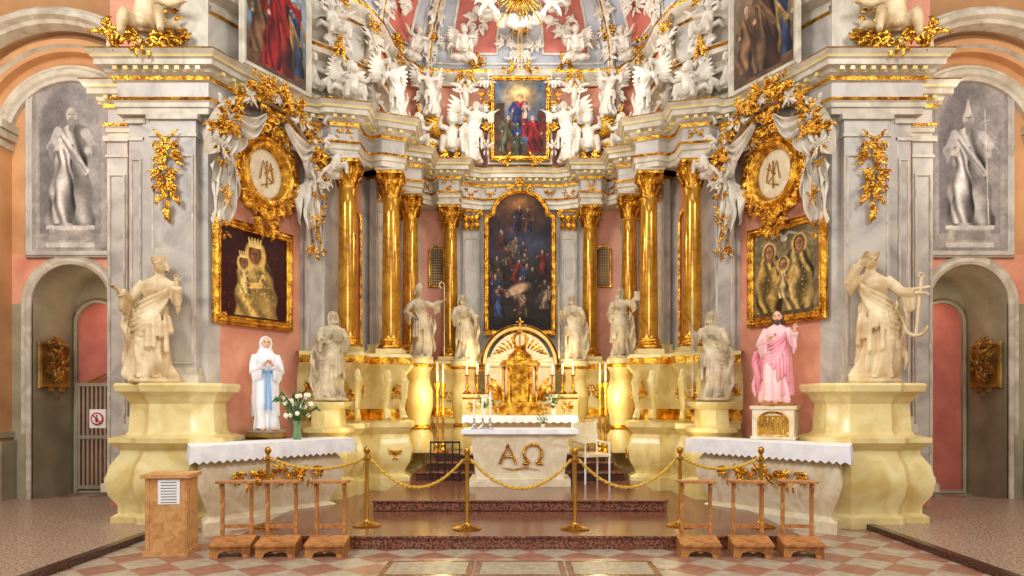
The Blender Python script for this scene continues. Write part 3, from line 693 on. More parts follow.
for s in (1,-1):
    m=M(); m.sx=s
    pilaster(m,-4.72,9.6,0,.62,1.87,5.55,.16,cap=None)
    pilaster(m,-5.3,9.82,0,.2,1.2,5.55,.3,cap=None)
    pilaster(m,-5.95,10.42,0,.3,.3,5.55,.16,cap=None)
    m.obj('front_pier_pilaster')
    m=M(); m.sx=s
    pilaster(m,-3.32,11.28,.7,.34,1.9,5.55,.12)
    pilaster(m,-2.5,12.35,1.1,.3,2.4,5.55,.14)
    pilaster(m,-2.42,13.6,1.2,.28,2.4,5.55,.14)
    pilaster(m,-1.0,14.45,0,.34,2.4,5.55,.12)
    m.obj('gray_pilaster')
    m=M(); m.sx=s
    mx=Matrix.Translation((-2.87,11.93,2.6))@Matrix.Rotation(.86,4,'Z')
    m.sweepxz(shape(.3,2.3,'arch'),[(0,0),(0,.04),(.03,.05),(.05,0)],GOLD,mx=mx); 
    mx=Matrix.Translation((-2.58,12.95,2.6))@Matrix.Rotation(1.5,4,'Z')
    m.sweepxz(shape(.42,2.3,'arch'),[(0,0),(0,.04),(.03,.05),(.05,0)],GOLD,mx=mx)
    m.obj('gilded_wall_panel')
    m=M(); m.sx=s; mx=Matrix.Translation((-1.72,14.42,4.0))@Matrix.Rotation(.16,4,'Z')
    m.sweepxz(shape(.26,.8,'arch',rise=.08),[(0,0),(0,.03),(.03,.04),(.04,0)],GOLD,mx=mx); m.box((0,.0,.4),(.26,.02,.78),BLACK,mx=mx)
    for q in range(5): m.box((-.1+.05*q,-.02,.4),(.012,.012,.78),OLIVE,mx=mx)
    for q in range(14): m.box((0,-.025,.05+.055*q),(.26,.012,.012),OLIVE,mx=mx)
    m.obj('window_lattice')
    m=M(); m.sx=s
    P=[(-5.2,9.1),(-4.95,9.1),(-4.85,9.0),(-4.25,9.0),(-4.15,9.1),(-3.95,9.15),(-3.95,9.7),(-5.2,9.7)]
    m.sweep(P,[(.08,0),(.08,.14),(.02,.18),(.02,.28),(.1,.42),(.13,.6),(.09,.8),(.0,.95),(.0,1.0),(.06,1.06),(.1,1.1),(.1,1.16),(-.04,1.2),(-.07,1.24),(-.09,1.6),(-.05,1.66),(-.02,1.72),(.04,1.76),(.06,1.84),(.04,1.87),(-.3,1.88)],CREAM,closed=True,cap=True)
    m.obj('statue_pedestal')
    m=M(); m.sx=s
    P=[(-3.2,10.6),(-2.95,10.52),(-2.72,10.62),(-2.68,10.95),(-3.25,11.05)]
    m.sweep(P,[(.08,.15),(.08,.4),(.0,.46),(.1,.7),(.1,.95),(.0,1.1),(.08,1.16),(.08,1.22),(-.03,1.26),(-.04,1.5),(.04,1.56),(.06,1.62),(-.1,1.64)],CREAM,closed=True,cap=True)
    m.obj('statue_pedestal')
    m=M(); m.sx=s
    for (x,y,rz) in ((-2.72,11.02,.5),(-2.1,11.6,.6)):
        mx=Matrix.Translation((x,y,0))@Matrix.Rotation(rz,4,'Z')
        for k in (-.14,.14):
            for zc,rr in ((2.02,.12),(1.4,.09)):
                m.tube([(k,-.07-.1*math.cos(t)*rr/.12*(1-t/9),zc+rr*math.sin(t)*(1-t/9)) for t in [i*.55 for i in range(13)]],.03,CREAM,6,mx)
            m.tube([(k,-.06,2.1),(k,-.16,1.95),(k,-.08,1.7),(k,-.03,1.5),(k,-.12,1.34)],[.05,.06,.055,.045,.05],CREAM,8,mx,flat=1.3,up=(0,1,0))
        cluster(m,GOLD,0,1.75,.16,.4,17,5,y=-.1,mx=mx)
    m.obj('volute_console')
# ================================================================ PAINTINGS
pt=Pt(110,220,(44,34,34),2.1,3)
pt.blob(.5,.86,.4,.12,(88,58,44),soft=.5); pt.blob(.5,.92,.2,.06,(140,92,52),soft=.6); pt.blob(.5,.62,.45,.12,(52,56,74),soft=.6)
pt.fig(.42,.72,.2,(130,46,42),lean=.08,w=1.2,mantle=(60,66,96)); pt.fig(.62,.72,.18,(60,70,104),w=1.1,mantle=(128,80,50)) 
for a in range(22):
    r=random.Random(a*3+1); x=r.uniform(.1,.9);y=.6-.026*a-r.uniform(0,.03); c=r.choice([(112,44,40),(56,68,104),(116,86,52),(84,62,48),(70,60,52),(138,116,96)])
    pt.fig(x,max(.02,y),r.uniform(.14,.2),c,(190,146,112),lean=r.uniform(-.12,.12),w=1.25,L=(r.uniform(-.1,.5),r.uniform(.4,.95)),Rr=(-r.uniform(-.1,.4),r.uniform(.4,.8)))
pt.blob(.46,.3,.2,.035,(196,160,128),rot=.4,soft=.3); pt.head(.3,.26,.035,(190,150,118),(50,30,24))
pt.blob(.5,.03,.6,.06,(30,24,22),soft=.5); pt.mod(6,.5); pt.mod(20,.3); pt.c=pt.c*.9
framed('framed_altarpiece_painting',1.26,2.76,'baroque',pt,(0,14.16,3.06),0,fw=.75,rise=.5,rough=.6)
m=M(); mx=Matrix.Translation((0,14.1,5.9)); cluster(m,GOLD,0,.05,.6,.3,2,7,mx=mx); m.obj('gilded_crest_ornament')
pt=Pt(100,140,(74,96,128),1.45,5)
pt.blob(.5,.8,.34,.2,(196,156,100),soft=.6); pt.blob(.5,.84,.15,.1,(236,206,140),soft=.4)
pt.rect(0,.2,0,.7,(84,56,44)); pt.rect(.84,1,0,.6,(96,50,44)); pt.blob(.5,.06,.6,.1,(96,72,52),soft=.3)
pt.fig(.5,.25,.58,(176,46,48),w=1.4,halo=(230,196,110),mantle=(44,70,140),L=(.1,.55),Rr=(-.25,.6)); pt.fig(.6,.5,.22,(232,190,160),w=1.1)
pt.fig(.2,.05,.5,(140,88,52),lean=.08,w=1.2,L=(.4,.75),mantle=(110,120,90)); pt.fig(.82,.05,.5,(190,40,40),lean=-.08,w=1.3,Rr=(-.4,.75),mantle=(160,30,34)); pt.fig(.45,.02,.3,(80,90,60),w=1.2); pt.mod(8,.4); pt.mod(20,.25); pt.c*=.85
framed('framed_upper_painting',1.02,1.5,'rect',pt,(0,14.05,6.55),0,fw=.75,rough=.6)
m=M(); m.box((0,14.3,7.35),(1.3,.4,1.9),GRAYL); cluster(m,GOLD,0,0,1.1,.3,12,7,mx=Matrix.Translation((0,14.0,8.28)));cluster(m,GOLD,0,0,1.2,.25,13,7,mx=Matrix.Translation((0,14.0,6.45)))
for k in (-1,1):
    for q in range(5): cluster(m,GOLD if q%2 else WHITE,k*.68,.0,.26,.34,300+q,5,mx=Matrix.Translation((0,14.02,6.7+.34*q)))
m.obj('stucco_picture_surround')
d=Vector((.7,1.35)).normalized(); ang=math.atan2(d.y,d.x)
nL=Vector((d.y,-d.x))
c=Vector((-4.2,9.8))+d*.56
def dots(pt,n,seed,x,y,rx,ry,cols,r0=.012,inside=None):
    r=random.Random(seed)
    for i in range(n):
        u,v=r.uniform(-1,1),r.uniform(-1,1)
        if u*u+v*v>1: continue
        pt.blob(x+u*rx,y+v*ry,r0*r.uniform(.6,1.5),r0*r.uniform(.6,1.5),r.choice(cols),soft=.4,amt=.7)
GD=[(240,214,140),(160,116,56),(226,186,100),(140,98,48)]
pt=Pt(150,156,(58,20,24),1.03,6)
dots(pt,160,1,.5,.5,.7,.7,[(120,84,48),(96,44,40)],.01)
pt.robe(.53,.02,1.02,(222,184,104),w=1.55,lean=-.03,prof=([0,.1,.3,.5,.62,.7,.74],[.2,.2,.19,.165,.13,.09,.04]),dk=.4)
dots(pt,160,2,.53,.32,.25,.32,GD,.01)
pt.blob(.51,.76,.16,.16,(230,196,112)); pt.blob(.51,.76,.14,.14,(200,156,76)); pt.stroke([(.4,.6),(.38,.74),(.43,.84),(.51,.87),(.59,.84),(.64,.74),(.62,.6)],.026,(224,184,98))
pt.head(.5,.745,.075,(150,100,66),(70,36,28),crown=(246,216,130))
pt.robe(.34,.28,.38,(244,212,134),w=1.4,lean=-.01,dk=.35); dots(pt,40,3,.34,.42,.07,.1,GD,.009); pt.head(.33,.63,.05,(154,104,70),(74,40,30),halo=(240,206,116),crown=(246,216,130))
pt.stroke([(.62,.5),(.58,.4),(.42,.38)],.035,(236,198,112)); pt.blob(.4,.38,.03,.025,(150,100,66)); pt.blob(.62,.46,.025,.03,(150,100,66))
pt.mod(24,.25)
framed('framed_madonna_icon',1.2,1.25,'rect',pt,(c.x+nL.x*.05,c.y+nL.y*.05,2.84),ang,fw=.95,rough=.45,metal=.1,orn=.1)
pt=Pt(150,156,(120,106,78),1.03,7)
dots(pt,420,4,.5,.5,.75,.75,[(150,130,92),(96,84,62),(168,150,112),(128,112,80)],.014)
for x,y,h,w,cc in ((.25,.02,.9,1.3,(196,160,86)),(.71,.02,.94,1.3,(206,172,104))):
    pt.robe(x,y,h,cc,w=w,dk=.6,folds=12,prof=([0,.1,.3,.5,.62,.72,.78,.8],[.17,.17,.17,.165,.15,.13,.09,.04])); dots(pt,70,int(x*99),x,y+h*.36,.11,.28,GD,.007)
    pt.blob(x,y+h*.84,.115,.115,(206,176,110)); pt.blob(x,y+h*.82,.085,.11,(120,84,50)); pt.head(x,y+h*.83,.06,(170,120,82),(78,48,32))
pt.robe(.47,.2,.42,(226,196,130),w=1.2,dk=.45,folds=12); pt.head(.47,.6,.05,(176,126,88),(70,42,30),halo=(214,184,112))
for (x0,y0,x1,y1) in ((.32,.56,.43,.46),(.64,.56,.53,.44)): pt.stroke([(x0,y0),((x0+x1)/2,y1-.05),(x1,y1)],.032,(190,152,84)); pt.blob(x1,y1,.025,.025,(170,120,82))
pt.stroke([(.3,.93),(.42,.96),(.48,.92),(.56,.96),(.66,.93)],.014,(210,206,196)); pt.blob(.48,.9,.05,.04,(226,220,200)); pt.rect(0,1,0,.05,(90,76,52)); pt.mod(20,.35); pt.mod(40,.25)
framed('framed_holy_family_icon',1.2,1.25,'rect',pt,(-(c.x+nL.x*.05),c.y+nL.y*.05,2.9),-ang,fw=.95,rough=.45,metal=.1,orn=.1)
for s in (1,-1):
    pt=Pt(90,130,(120,146,166) if s>0 else (122,104,84),1.4,10+s)
    pt.blob(.5,.1,.7,.25,(104,76,54),soft=.4,wob=.3); pt.blob(.6,.8,.4,.2,(170,190,196) if s>0 else (150,120,92),soft=.6)
    pt.fig(.22,.12,.6,(150,110,72),w=1.2); pt.fig(.78,.1,.64,(52,74,120),w=1.2,mantle=(190,150,90)); pt.fig(.5,.04,.86,(196,52,46) if s>0 else (96,56,42),w=1.3,lean=.05,mantle=(170,34,34) if s>0 else (140,104,72),L=(.4,.8)); pt.mod(8,.35); pt.mod(20,.25); pt.c*=.92
    q=Vector((-4.2,9.8))+d*.75
    framed('framed_attic_painting',1.15,1.7,'arch',pt,(s*(q.x+nL.x*.3),q.y+nL.y*.3,6.42),s*ang,fw=.8,mt=GRAYL,rise=.4,rough=.6)
# ================================================================ CARTOUCHES
for s in (1,-1):
    m=M(); q=Vector((-4.2,9.8))+d*.66+nL*.12
    mx=Matrix.Translation((q.x,q.y,4.98))@Matrix.Rotation(ang,4,'Z'); m.sx=s
    ov=[(.33*math.cos(2*pi*i/36),.37*math.sin(2*pi*i/36)) for i in range(36)]
    m.sweepxz(ov,[(-.02,.0),(-.01,.08),(.03,.13),(.08,.14),(.12,.1),(.15,.12),(.18,.06),(.2,-.1)],GOLD,mx=mx)
    m.ell((0,-.02,0),(.34,.05,.38),CREAMW,24,10,mx=mx)
    mo=[[(-.15,-.12),(-.08,.2),(0,-.05),(.08,.2),(.15,-.12)],[(-.12,-.22),(.12,-.14),(-.05,0),(.14,.12)],[(0,.22),(0,-.25)]]
    for P in mo: m.tube([(x*.85,-.08,z*.85) for x,z in P],.011,GOLDC,6,mx)
    for k in range(18):
        a=2*pi*k/18; 
        leaf(m,GOLD,.46*math.cos(a),.52*math.sin(a),a,.26,.06,1.6*(1 if k%2 else -1),y=-.07,mx=mx)
        spiral(m,GOLD,.54*math.cos(a+.2),.58*math.sin(a+.2),.09,1.4,.026,a,1 if k%2 else -1,y=-.08,mx=mx)
    cluster(m,GOLD,0,-.7,.6,.44,21,10,y=-.04,mx=mx); cluster(m,GOLD,0,.66,.8,.5,22,12,y=-.14,mx=mx)
    m.obj('monogram_cartouche')
    m=M(); m.sx=s
    P=[(.86*math.cos(t),.1+.84*math.sin(t)) for t in [math.radians(-8+196*i/30) for i in range(31)]]
    m.sweepxz(P,[(0,0),(0,.12),(.04,.16),(.06,.2),(.1,.22),(.11,.27),(.14,.27),(.16,0)],GRAYL,closed=False,pm=[GRAYL,GOLD,GRAYL,GOLD,CREAM,GOLD,GRAYL],mx=mx)
    for k in range(19):
        t=math.radians(0+10*k); cluster(m,GOLD if k%3 else WHITE,(.98+.06*(k%2))*math.cos(t),.1+(.96+.06*(k%2))*math.sin(t),.3,.3,30+k,5,y=-.26,mx=mx)
    for k in range(7):
        cluster(m,GOLD,-.45+.15*k,1.2-.12*abs(k-3)/3,.28,.34,50+k,5,y=-.3,mx=mx)
    m.obj('gilded_hood_moulding')
    f=M(); f.sx=s
    for sd in (-1,1):
        for ly,(xa,xb,top,L,nf,yy,ph) in enumerate(((.62,1.02,.5,1.1,5.5,-.1,0),(.7,.98,.45,1.4,4.2,-.15,1.3),(.6,.9,.55,.6,4.5,-.22,2.2))):
            def fn(u,v,xa=xa,xb=xb,top=top,L=L,nf=nf,yy=yy,ph=ph,sd=sd):
                g=.4+.5*math.sin(min(1,v*1.3)*pi/2)+.14*math.sin(v*9+ph)
                xc=(xa+xb)/2+ .07*math.sin(v*6+ph); x=xc+(u-.5)*(xb-xa)*g*1.1
                fo=math.sin(u*2*pi*nf+ph+1.4*math.sin(v*6+ph))
                z=top-L*v*(.8+.2*math.sin(u*2*pi*nf*.5+ph))-.05*fo*v
                return (sd*(x+.014*fo),yy-.05*(.4+.6*v)*fo-.05*math.sin(v*pi)-.02*math.sin(v*17+u*5),z)
            f.grid(fn,72,40,WHITE,mx)
        def sw(u,v,sd=sd):
            x=.2+.56*u; sag=.08*math.sin(u*pi)*(1+1.6*v); z=.78-.18*u-sag-.18*v*(.35+.65*math.sin(u*pi))
            return (sd*x,-.26-.045*math.sin(v*14+u*3)-.03*math.sin(u*pi),z)
        f.grid(sw,28,26,WHITE,mx)
        f.ell((sd*.76,-.22,.55),(.08,.08,.09),WHITE,12,8,mx=mx)
        cluster(f,GOLD,sd*.84,.42,.38,.38,40+sd,8,y=-.3,mx=mx); cluster(f,GOLD,sd*.92,-.05,.24,.44,50+sd,6,y=-.22,mx=mx); cluster(f,GOLD,sd*.84,-.55,.22,.34,55+sd,6,y=-.22,mx=mx); cluster(f,GOLD,sd*.84,-.98,.2,.3,60+sd,5,y=-.16,mx=mx)
    f.obj('stucco_drapery',60)
    m=M(); m.sx=s; mx=Matrix.Translation((-4.78,9.48,4.75))
    for k in range(5): cluster(m,GOLD,.04*math.sin(k*2),.38-.19*k,.36,.32,60+k,5,y=-.02,mx=mx)
    leaf(m,GOLD,0,-.45,-pi/2,.3,.06,.5,mx=mx); m.obj('gilded_pilaster_ornament')
    m=M(); m.sx=s; mx=Matrix.Translation((-4.78,9.6,6.9))
    for k in range(4): cluster(m,GOLD,.0,.3-.2*k,.26,.28,70+k,4,y=-.02,mx=mx)
    m.obj('gilded_attic_ornament')
    m=M(); m.sx=s; mx=Matrix.Translation((-3.24,11.14,4.4))@Matrix.Rotation(.7,4,'Z')
    for k in range(4): cluster(m,GOLD,.0,.3-.22*k,.26,.28,80+k,4,y=-.02,mx=mx)
    m.obj('gilded_pilaster_ornament')
# ================================================================ STATUES
A=statue_mesh('s1',IVORY,L='bless',Rr='hold',seed=2,head='crown',lean=.04,wide=1.12,twist=2)
B=statue_mesh('s2',IVORY,L='out',Rr='face',seed=3,head='crown',lean=.03,item='anchor',twist=1.8,wide=1.1)
C=statue_mesh('s3',STONE,L='chest',Rr='fwd',seed=4,head='beard',item='book')
D=statue_mesh('s4',STONE,L='chest',Rr='bless',seed=5,head='beard',item='staff')
E2=statue_mesh('s5',STONE,L='hip',Rr='reach',seed=6,head='mitre',item='crozier')
G=statue_mesh('s6',STONE,L='reach',Rr='chest',seed=7,head='beard',item='book')
def st(me,px,d,zf,h,rz,mirr=1,name='carved_saint_statue'):
    return place(me,name,(X(px,d),d,zf),rz,h,mirr)
st(A,155,9.27,1.92,1.62,.15)
st(B,874,9.27,1.92,1.68,-.1)
st(C,331,10.76,1.68,1.34,.5)
st(D,713,10.76,1.68,1.34,-.5)
st(E2,420,12.75,2.44,1.25,.6,-1)
st(G,621,12.75,2.44,1.25,-.6)
st(C,464,13.75,2.44,1.28,.3,-1)
st(D,574,13.75,2.44,1.28,-.3)
for s in (1,-1):
    for x,y in ((-1.84,12.75),(-1.09,13.75)):
        m=M(); m.lathe([(.26,0),(.26,.3),(.2,.4),(.2,.6),(.25,.8),(.26,1.1),(.2,1.3),(.2,1.45),(.26,1.55),(.27,1.65),(.25,1.7)],CREAM,seg=24)
        m.lathe([(.262,1.54),(.285,1.58),(.262,1.6)],GOLD,seg=24); m.lathe([(.2,.41),(.235,.45),(.2,.5)],GOLD,seg=24)
        o=m.obj('round_statue_pedestal'); o.location=(s*x,y,.705)
m=M(); figure(m,L='pray',Rr='pray',mats=dict(robe=LINEN,skin=SKIN,hair=LINEN,mantle=LINEN,veil=LINEN,base=GRAYG,eye=HAIR,lip=PINKR,nomantle=True),seed=2,lean=.0,head='short',veil=True,twist=.2,wide=.8)
m.tube([(.1*math.cos(a),.078*math.sin(a),.62) for a in [2*pi*i/20 for i in range(21)]],.014,BLUE,8)
for k in (-.016,.016): m.tube([(k,-.09,.62),(k*1.2,-.12,.45),(k*1.6,-.14,.22)],[.009,.012,.014],BLUE,8,flat=.5,up=(0,1,0))
m.lathe([(.2,-.09),(.22,-.06),(.19,-.02),(.17,.0)],OLIVE,seg=16)
mm=m.mesh('mary',60); place(mm,'virgin_mary_statue',(X(266,10.0),10.0,1.22),.5,1.34)
m=M(); figure(m,L='bless',Rr='chest',mats=dict(robe=PALEP,skin=SKIN,hair=HAIR,mantle=PINKR,base=WOODD,eye=HAIR,lip=RED),seed=4,lean=.015,head='beard',twist=.5,wide=.95)
m.ell((0,-.1,.73),(.014,.01,.016),RED,8,6)
m.tube([(.02,.03,.8),(.02,.035,.6),(.02,.04,.4),(.02,.04,.2),(.02,.04,.08)],[.11,.13,.15,.165,.17],PINKR,18,flat=.72,up=(0,1,0))
mm=m.mesh('jesus',60); place(mm,'jesus_statue',(X(776,9.85),9.85,1.61),-.45,1.3)
m=M(); p=(X(776,9.85),9.85)
mx=Matrix.Translation((p[0],p[1],1.105))@Matrix.Rotation(-.55,4,'Z')
m.box((0,0,.22),(.56,.42,.4),CREAMW,mx=mx); m.box((0,0,.44),(.62,.46,.05),CREAMW,mx=mx); m.box((0,0,.02),(.6,.45,.04),CREAMW,mx=mx)
m.sweepxz(shape(.36,.3,'arch',rise=.1),[(0,.2),(0,.22),(.02,.225),(.03,.21)],GOLD,mx=mx@Matrix.Translation((0,0,.06)))
m.box((0,-.212,.2),(.36,.01,.26),OLIVE,mx=mx)
for k in range(5): m.box((-.14+.07*k,-.222,.2),(.02,.012,.24),GOLD,mx=mx)
m.obj('statue_reliquary_box',bevel=.006)
PW=[putto_mesh('p%d'%k,WHITE,k+1,wings=True) for k in range(3)]
PG=putto_mesh('pg',IVORY,9,wings=False,gold=GOLD)
PH=putto_mesh('ph',WHITE,14,wings=True,gold=GOLD)
PF=putto_mesh('pf',WHITE,12,wings=True,sit=False)
# adult angel with wings joined into one mesh
def angel_mesh(name,**k):
    me=statue_mesh(name+'_b',WHITE,base=False,voxel=.009,**k); f=M(); f.addmesh(me,WHITE)
    for w in (1,-1): wing(f,WHITE,w*.04,.07,.72,w,.5,1.05)
    return f.mesh(name,60)
AN=angel_mesh('angel1',L='reach',Rr='up',seed=8,head='short',lean=.06,twist=2.5)
AN2=angel_mesh('angel2',L='chest',Rr='out',seed=11,head='long',lean=.05,twist=2.0)
for s in (1,-1):
    place(PG,'gilded_cherub',(s*-5.05,9.45,6.56),s*.3,1.4,s)
    for i,(x,y,z,rz,sz) in enumerate(((-2.75,11.3,6.5,.8,1.0),(-2.0,13.3,6.5,.9,1.0),(-1.42,13.9,6.55,.4,1.3),(-3.3,11.2,6.6,.8,1.0),(-3.0,11.35,7.55,.8,.95),(-2.55,12.4,7.55,1.0,.9),(-1.15,14.0,8.6,.3,.9),(-2.1,14.0,8.6,.6,.9))):
        place(PH if i in (2,5) else PW[i%3],'cherub_statue',(s*x,y,z),s*rz,sz,s*(1 if i%2 else -1))
    for x,y,z,rz in ((-3.0,11.25,5.75,.8),(-2.95,11.2,5.3,.9)):
        place(PF if z>5.5 else PW[1],'flying_cherub',(s*x,y-.05,z),s*rz,.75,s)
    place(AN,'angel_statue',(s*-.92,13.98,6.38),s*.3,1.25,s)
    place(AN2,'angel_statue',(s*-2.15,12.0,6.38),s*.8,1.05,s)
    place(AN,'angel_statue',(s*-1.8,13.95,7.3),s*.5,.95,-s)
for s in (1,-1):
    m=M(); m.sx=s
    for i,(x,y,rz) in enumerate(((-1.1,14.3,0),(-2.0,14.2,.4),(-2.5,13.5,1.3),(-2.72,12.3,1.1),(-3.1,11.5,.9))):
        mx=Matrix.Translation((x,y,7.3))@Matrix.Rotation(rz,4,'Z')
        m.tube([(0,-.02,-.9),(0,-.2,-.6),(0,-.12,-.2),(0,-.06,.3),(0,-.16,.7),(0,-.05,.85)],[.1,.11,.07,.06,.09,.06],GRAYL,10,mx)
        for k in range(3): cluster(m,WHITE,0,-.5+.55*k,.45,.45,90+i*3+k,6,y=-.15,mx=mx)
        cluster(m,GOLD,0,.1,.34,.34,120+i,6,y=-.2,mx=mx); cluster(m,GOLD,0,.85,.34,.3,130+i,6,y=-.2,mx=mx); cluster(m,GOLD,0,-.85,.34,.3,140+i,6,y=-.2,mx=mx)
    m.obj('stucco_attic_volutes')
# glory with rays
m=M(); mx=Matrix.Translation((0,13.5,9.55))@Matrix.Rotation(.2,4,'X')
for k in range(40):
    a=2*pi*k/40; L=(.62,.4,.78,.5)[k%4]; c_,s_=math.cos(a),math.sin(a)
    m.tube([(c_*.1,-.02*(k%3),s_*.1),(c_*L,-.02*(k%3)+.04,s_*L)],[.02,.012],GOLD,4,mx,flat=.4,up=(0,1,0))
m.tube([(.13*math.cos(2*pi*i/3+pi/2),-.08,.13*math.sin(2*pi*i/3+pi/2)) for i in range(4)],.02,GOLD,6,mx); m.ell((0,-.06,0),(.05,.03,.04),GOLD,mx=mx)
cl=M(); r=random.Random(5)
for k in range(60):
    a=r.uniform(0,2*pi); q=r.uniform(.75,1.0); z_=q*math.sin(a)*.62; cl.ell((q*math.cos(a)*.95,.1+r.uniform(-.05,.05),z_),(r.uniform(.07,.15),.09,r.uniform(.05,.1)),WHITE,10,7)
me=carve(cl,.018,2); m.addmesh(me,WHITE,mx); m.obj('gilded_glory_sunburst')
for k,(x,z) in enumerate(((-.62,9.1),(.62,9.1),(-1.0,9.45),(1.0,9.45))): place(PF if k<2 else PW[k%3],'flying_cherub',(x,13.3,z),-x*.5,.75,1 if k%2 else -1)
# ================================================================ SIDE ALTARS
def cloth(m,P,z,drop,mt,off=.03,step=.07,sc_=.03):
    Q=[]
    n=len(P)
    o=offs(P,True); PO=[(P[i][0]+o[i].x*off,P[i][1]+o[i].y*off) for i in range(n)]
    for i in range(n):
        a=Vector(PO[i]);b=Vector(PO[(i+1)%n]);k=max(1,int((b-a).length/step))
        for q in range(k): Q.append(a.lerp(b,q/k))
    oo=offs([tuple(q) for q in Q],True); N_=len(Q)
    vs=[];fs=[]
    for i,q in enumerate(Q):
        w=.008*math.sin(i*.9); zz=sc_ if i%2 else 0
        vs+=[(q.x,q.y,z),(q.x+oo[i].x*(.01+w*.4),q.y+oo[i].y*(.01+w*.4),z-drop*.5),(q.x+oo[i].x*(.012+w),q.y+oo[i].y*(.012+w),z-drop+zz)]
    for i in range(N_):
        j=(i+1)%N_
        for k in range(2): fs.append((i*3+k,j*3+k,j*3+k+1,i*3+k+1))
    fs.append(tuple(i*3 for i in range(N_)))
    m.add(vs,fs,mt)
for s in (1,-1):
    m=M(); m.sx=s
    P=[(-3.88,8.3),(-2.45,10.15),(-2.9,10.4),(-4.2,8.92)]
    m.sweep(P,[(-.12,0),(-.12,.14),(-.2,.2),(-.12,.4),(-.06,.6),(-.08,.8),(-.16,.92),(-.04,.98),(0,1.02),(0,1.09)],CREAMW,closed=True,cap=True)
    cloth(m,P,1.1,.22,LINEN,step=.05,sc_=.035)
    a=Vector(P[0]);b=Vector(P[1]);dd=(b-a).normalized();nn=Vector((dd.y,-dd.x)); q=a.lerp(b,.5)+nn*(-.04)
    mx=Matrix.Translation((q.x,q.y,.66))@Matrix.Rotation(math.atan2(dd.y,dd.x),4,'Z')
    cluster(m,GOLD,0,0,1.0,.36,7,10,y=-.03,mx=mx)
    for k in (-1,1): cluster(m,GOLD,k*.45,0,.5,.3,9,6,y=-.03,mx=mx)
    m.obj('side_altar_table')
def bouquet(name,loc,sz,vase=True,seed=3):
    m=M(); r=random.Random(seed)
    if vase: m.lathe([(.05,0),(.065,.03),(.05,.12),(.045,.2),(.07,.26)],GLASS,seg=16)
    else: m.lathe([(.07,0),(.09,.12),(.1,.2)],CREAMW,seg=16)
    for k in range(46):
        a=r.uniform(0,2*pi); q=r.uniform(.02,.2); z=r.uniform(.32,.62)
        e=(q*math.cos(a)*1.2,q*math.sin(a),z); m.tube([(0,0,.22),(e[0]*.5,e[1]*.5,z*.7),e],.005,GREEN,5)
        if k%2: 
            for p in range(5): 
                b=2*pi*p/5; m.ell((e[0]+.017*math.cos(b),e[1]-.01,e[2]+.017*math.sin(b)),(.018,.012,.018),FLOWER,7,5)
        else: m.tube([e,(e[0]*1.3,e[1]*1.3,z+.05),(e[0]*1.6,e[1]*1.6,z-.01)],[.012,.03,.004],GREEN,6,flat=.3)
    o=m.obj(name,60); o.location=loc; o.scale=(sz,)*3; return o
bouquet('flower_vase',(X(297,9.75),9.75,1.1),1.0)
# ================================================================ MAIN ALTAR
m=M(); y=10.85; w=1.66
m.box((0,y+.4,.36),(w*.95,.74,.12),CREAMW); m.box((0,y+.4,.75),(w*.92,.7,.7),CREAMW,taper=.9)
P=[(-.9,y),(.9,y),(.9,y+.8),(-.9,y+.8)]
m.sweep(P,[(-.06,1.08),(-.02,1.1),(0,1.13),(0,1.18)],CREAMW,closed=True,cap=True); cloth(m,P,1.19,.07,LINEN,off=.005,sc_=.0)
yy=y+.05
m.tube([(-.32,yy,.66),(-.19,yy-.02,.96),(-.06,yy,.66)],.024,GOLD,8); m.tube([(-.27,yy-.01,.77),(-.11,yy-.01,.77)],.018,GOLD,8)
m.tube([(.04,yy,.66),(.13,yy,.66)]+[(.2+.14*math.cos(t),yy-.01,.82+.14*math.sin(t)) for t in [math.radians(245-310*i/14) for i in range(15)]]+[(.27,yy,.66),(.36,yy,.66)],.024,GOLD,8)
m.tube([(-.3,yy,.6),(-.1,yy,.57),(.1,yy,.6),(.3,yy,.56)],[.004,.012,.012,.004],GOLD,6)
m.obj('stone_altar_table',bevel=.01)
m=M(); P=[(-1.0,12.6),(1.0,12.6),(1.0,13.3),(-1.0,13.3)]
m.sweep(P,[(-.1,.7),(-.1,.8),(-.16,.85),(-.1,1.1),(-.08,1.2),(0,1.3),(0,1.36)],CREAMW,closed=True,cap=True); cloth(m,P,1.37,.14,LINEN)
m.obj('rear_altar_mensa')
m=M()
m.box((0,13.6,1.2),(2.2,.5,1.0),CREAM); m.sweep([(-1.1,13.35),(1.1,13.35)],[(0,1.66),(.06,1.7),(.06,1.76),(-.3,1.78)],CREAM,pm=[GOLD,CREAM,GOLD])
for k in range(5):
    cluster(m,GOLD,-.9+.45*k,1.52,.24,.2,200+k,5,y=0,mx=Matrix.Translation((0,13.33,0)))
for k in range(25):
    a=pi*k/24; m.tube([(0,14.0,2.35),(.34*math.cos(a),13.96,2.35+.4*math.sin(a)),(.6*math.cos(a),13.92,2.35+.64*math.sin(a))],[.02,.045,.05],CREAMW,8)
m.box((0,14.05,2.0),(1.4,.2,1.0),CREAMW); m.lathe([(.62,0),(.62,.05)],CREAMW,seg=40,mx=Matrix.Translation((0,14.06,2.35))@Matrix.Rotation(pi/2,4,'X'))
P=[(.68*math.cos(pi*i/20),.7*math.sin(pi*i/20)) for i in range(21)]
m.sweepxz(P,[(0,0),(0,.16),(.05,.2),(.1,.14),(.12,0)],CREAM,closed=False,pm=[CREAM,CREAM,GOLD,CREAM],mx=Matrix.Translation((0,14.0,2.35)))
m.obj('altar_retable_base')
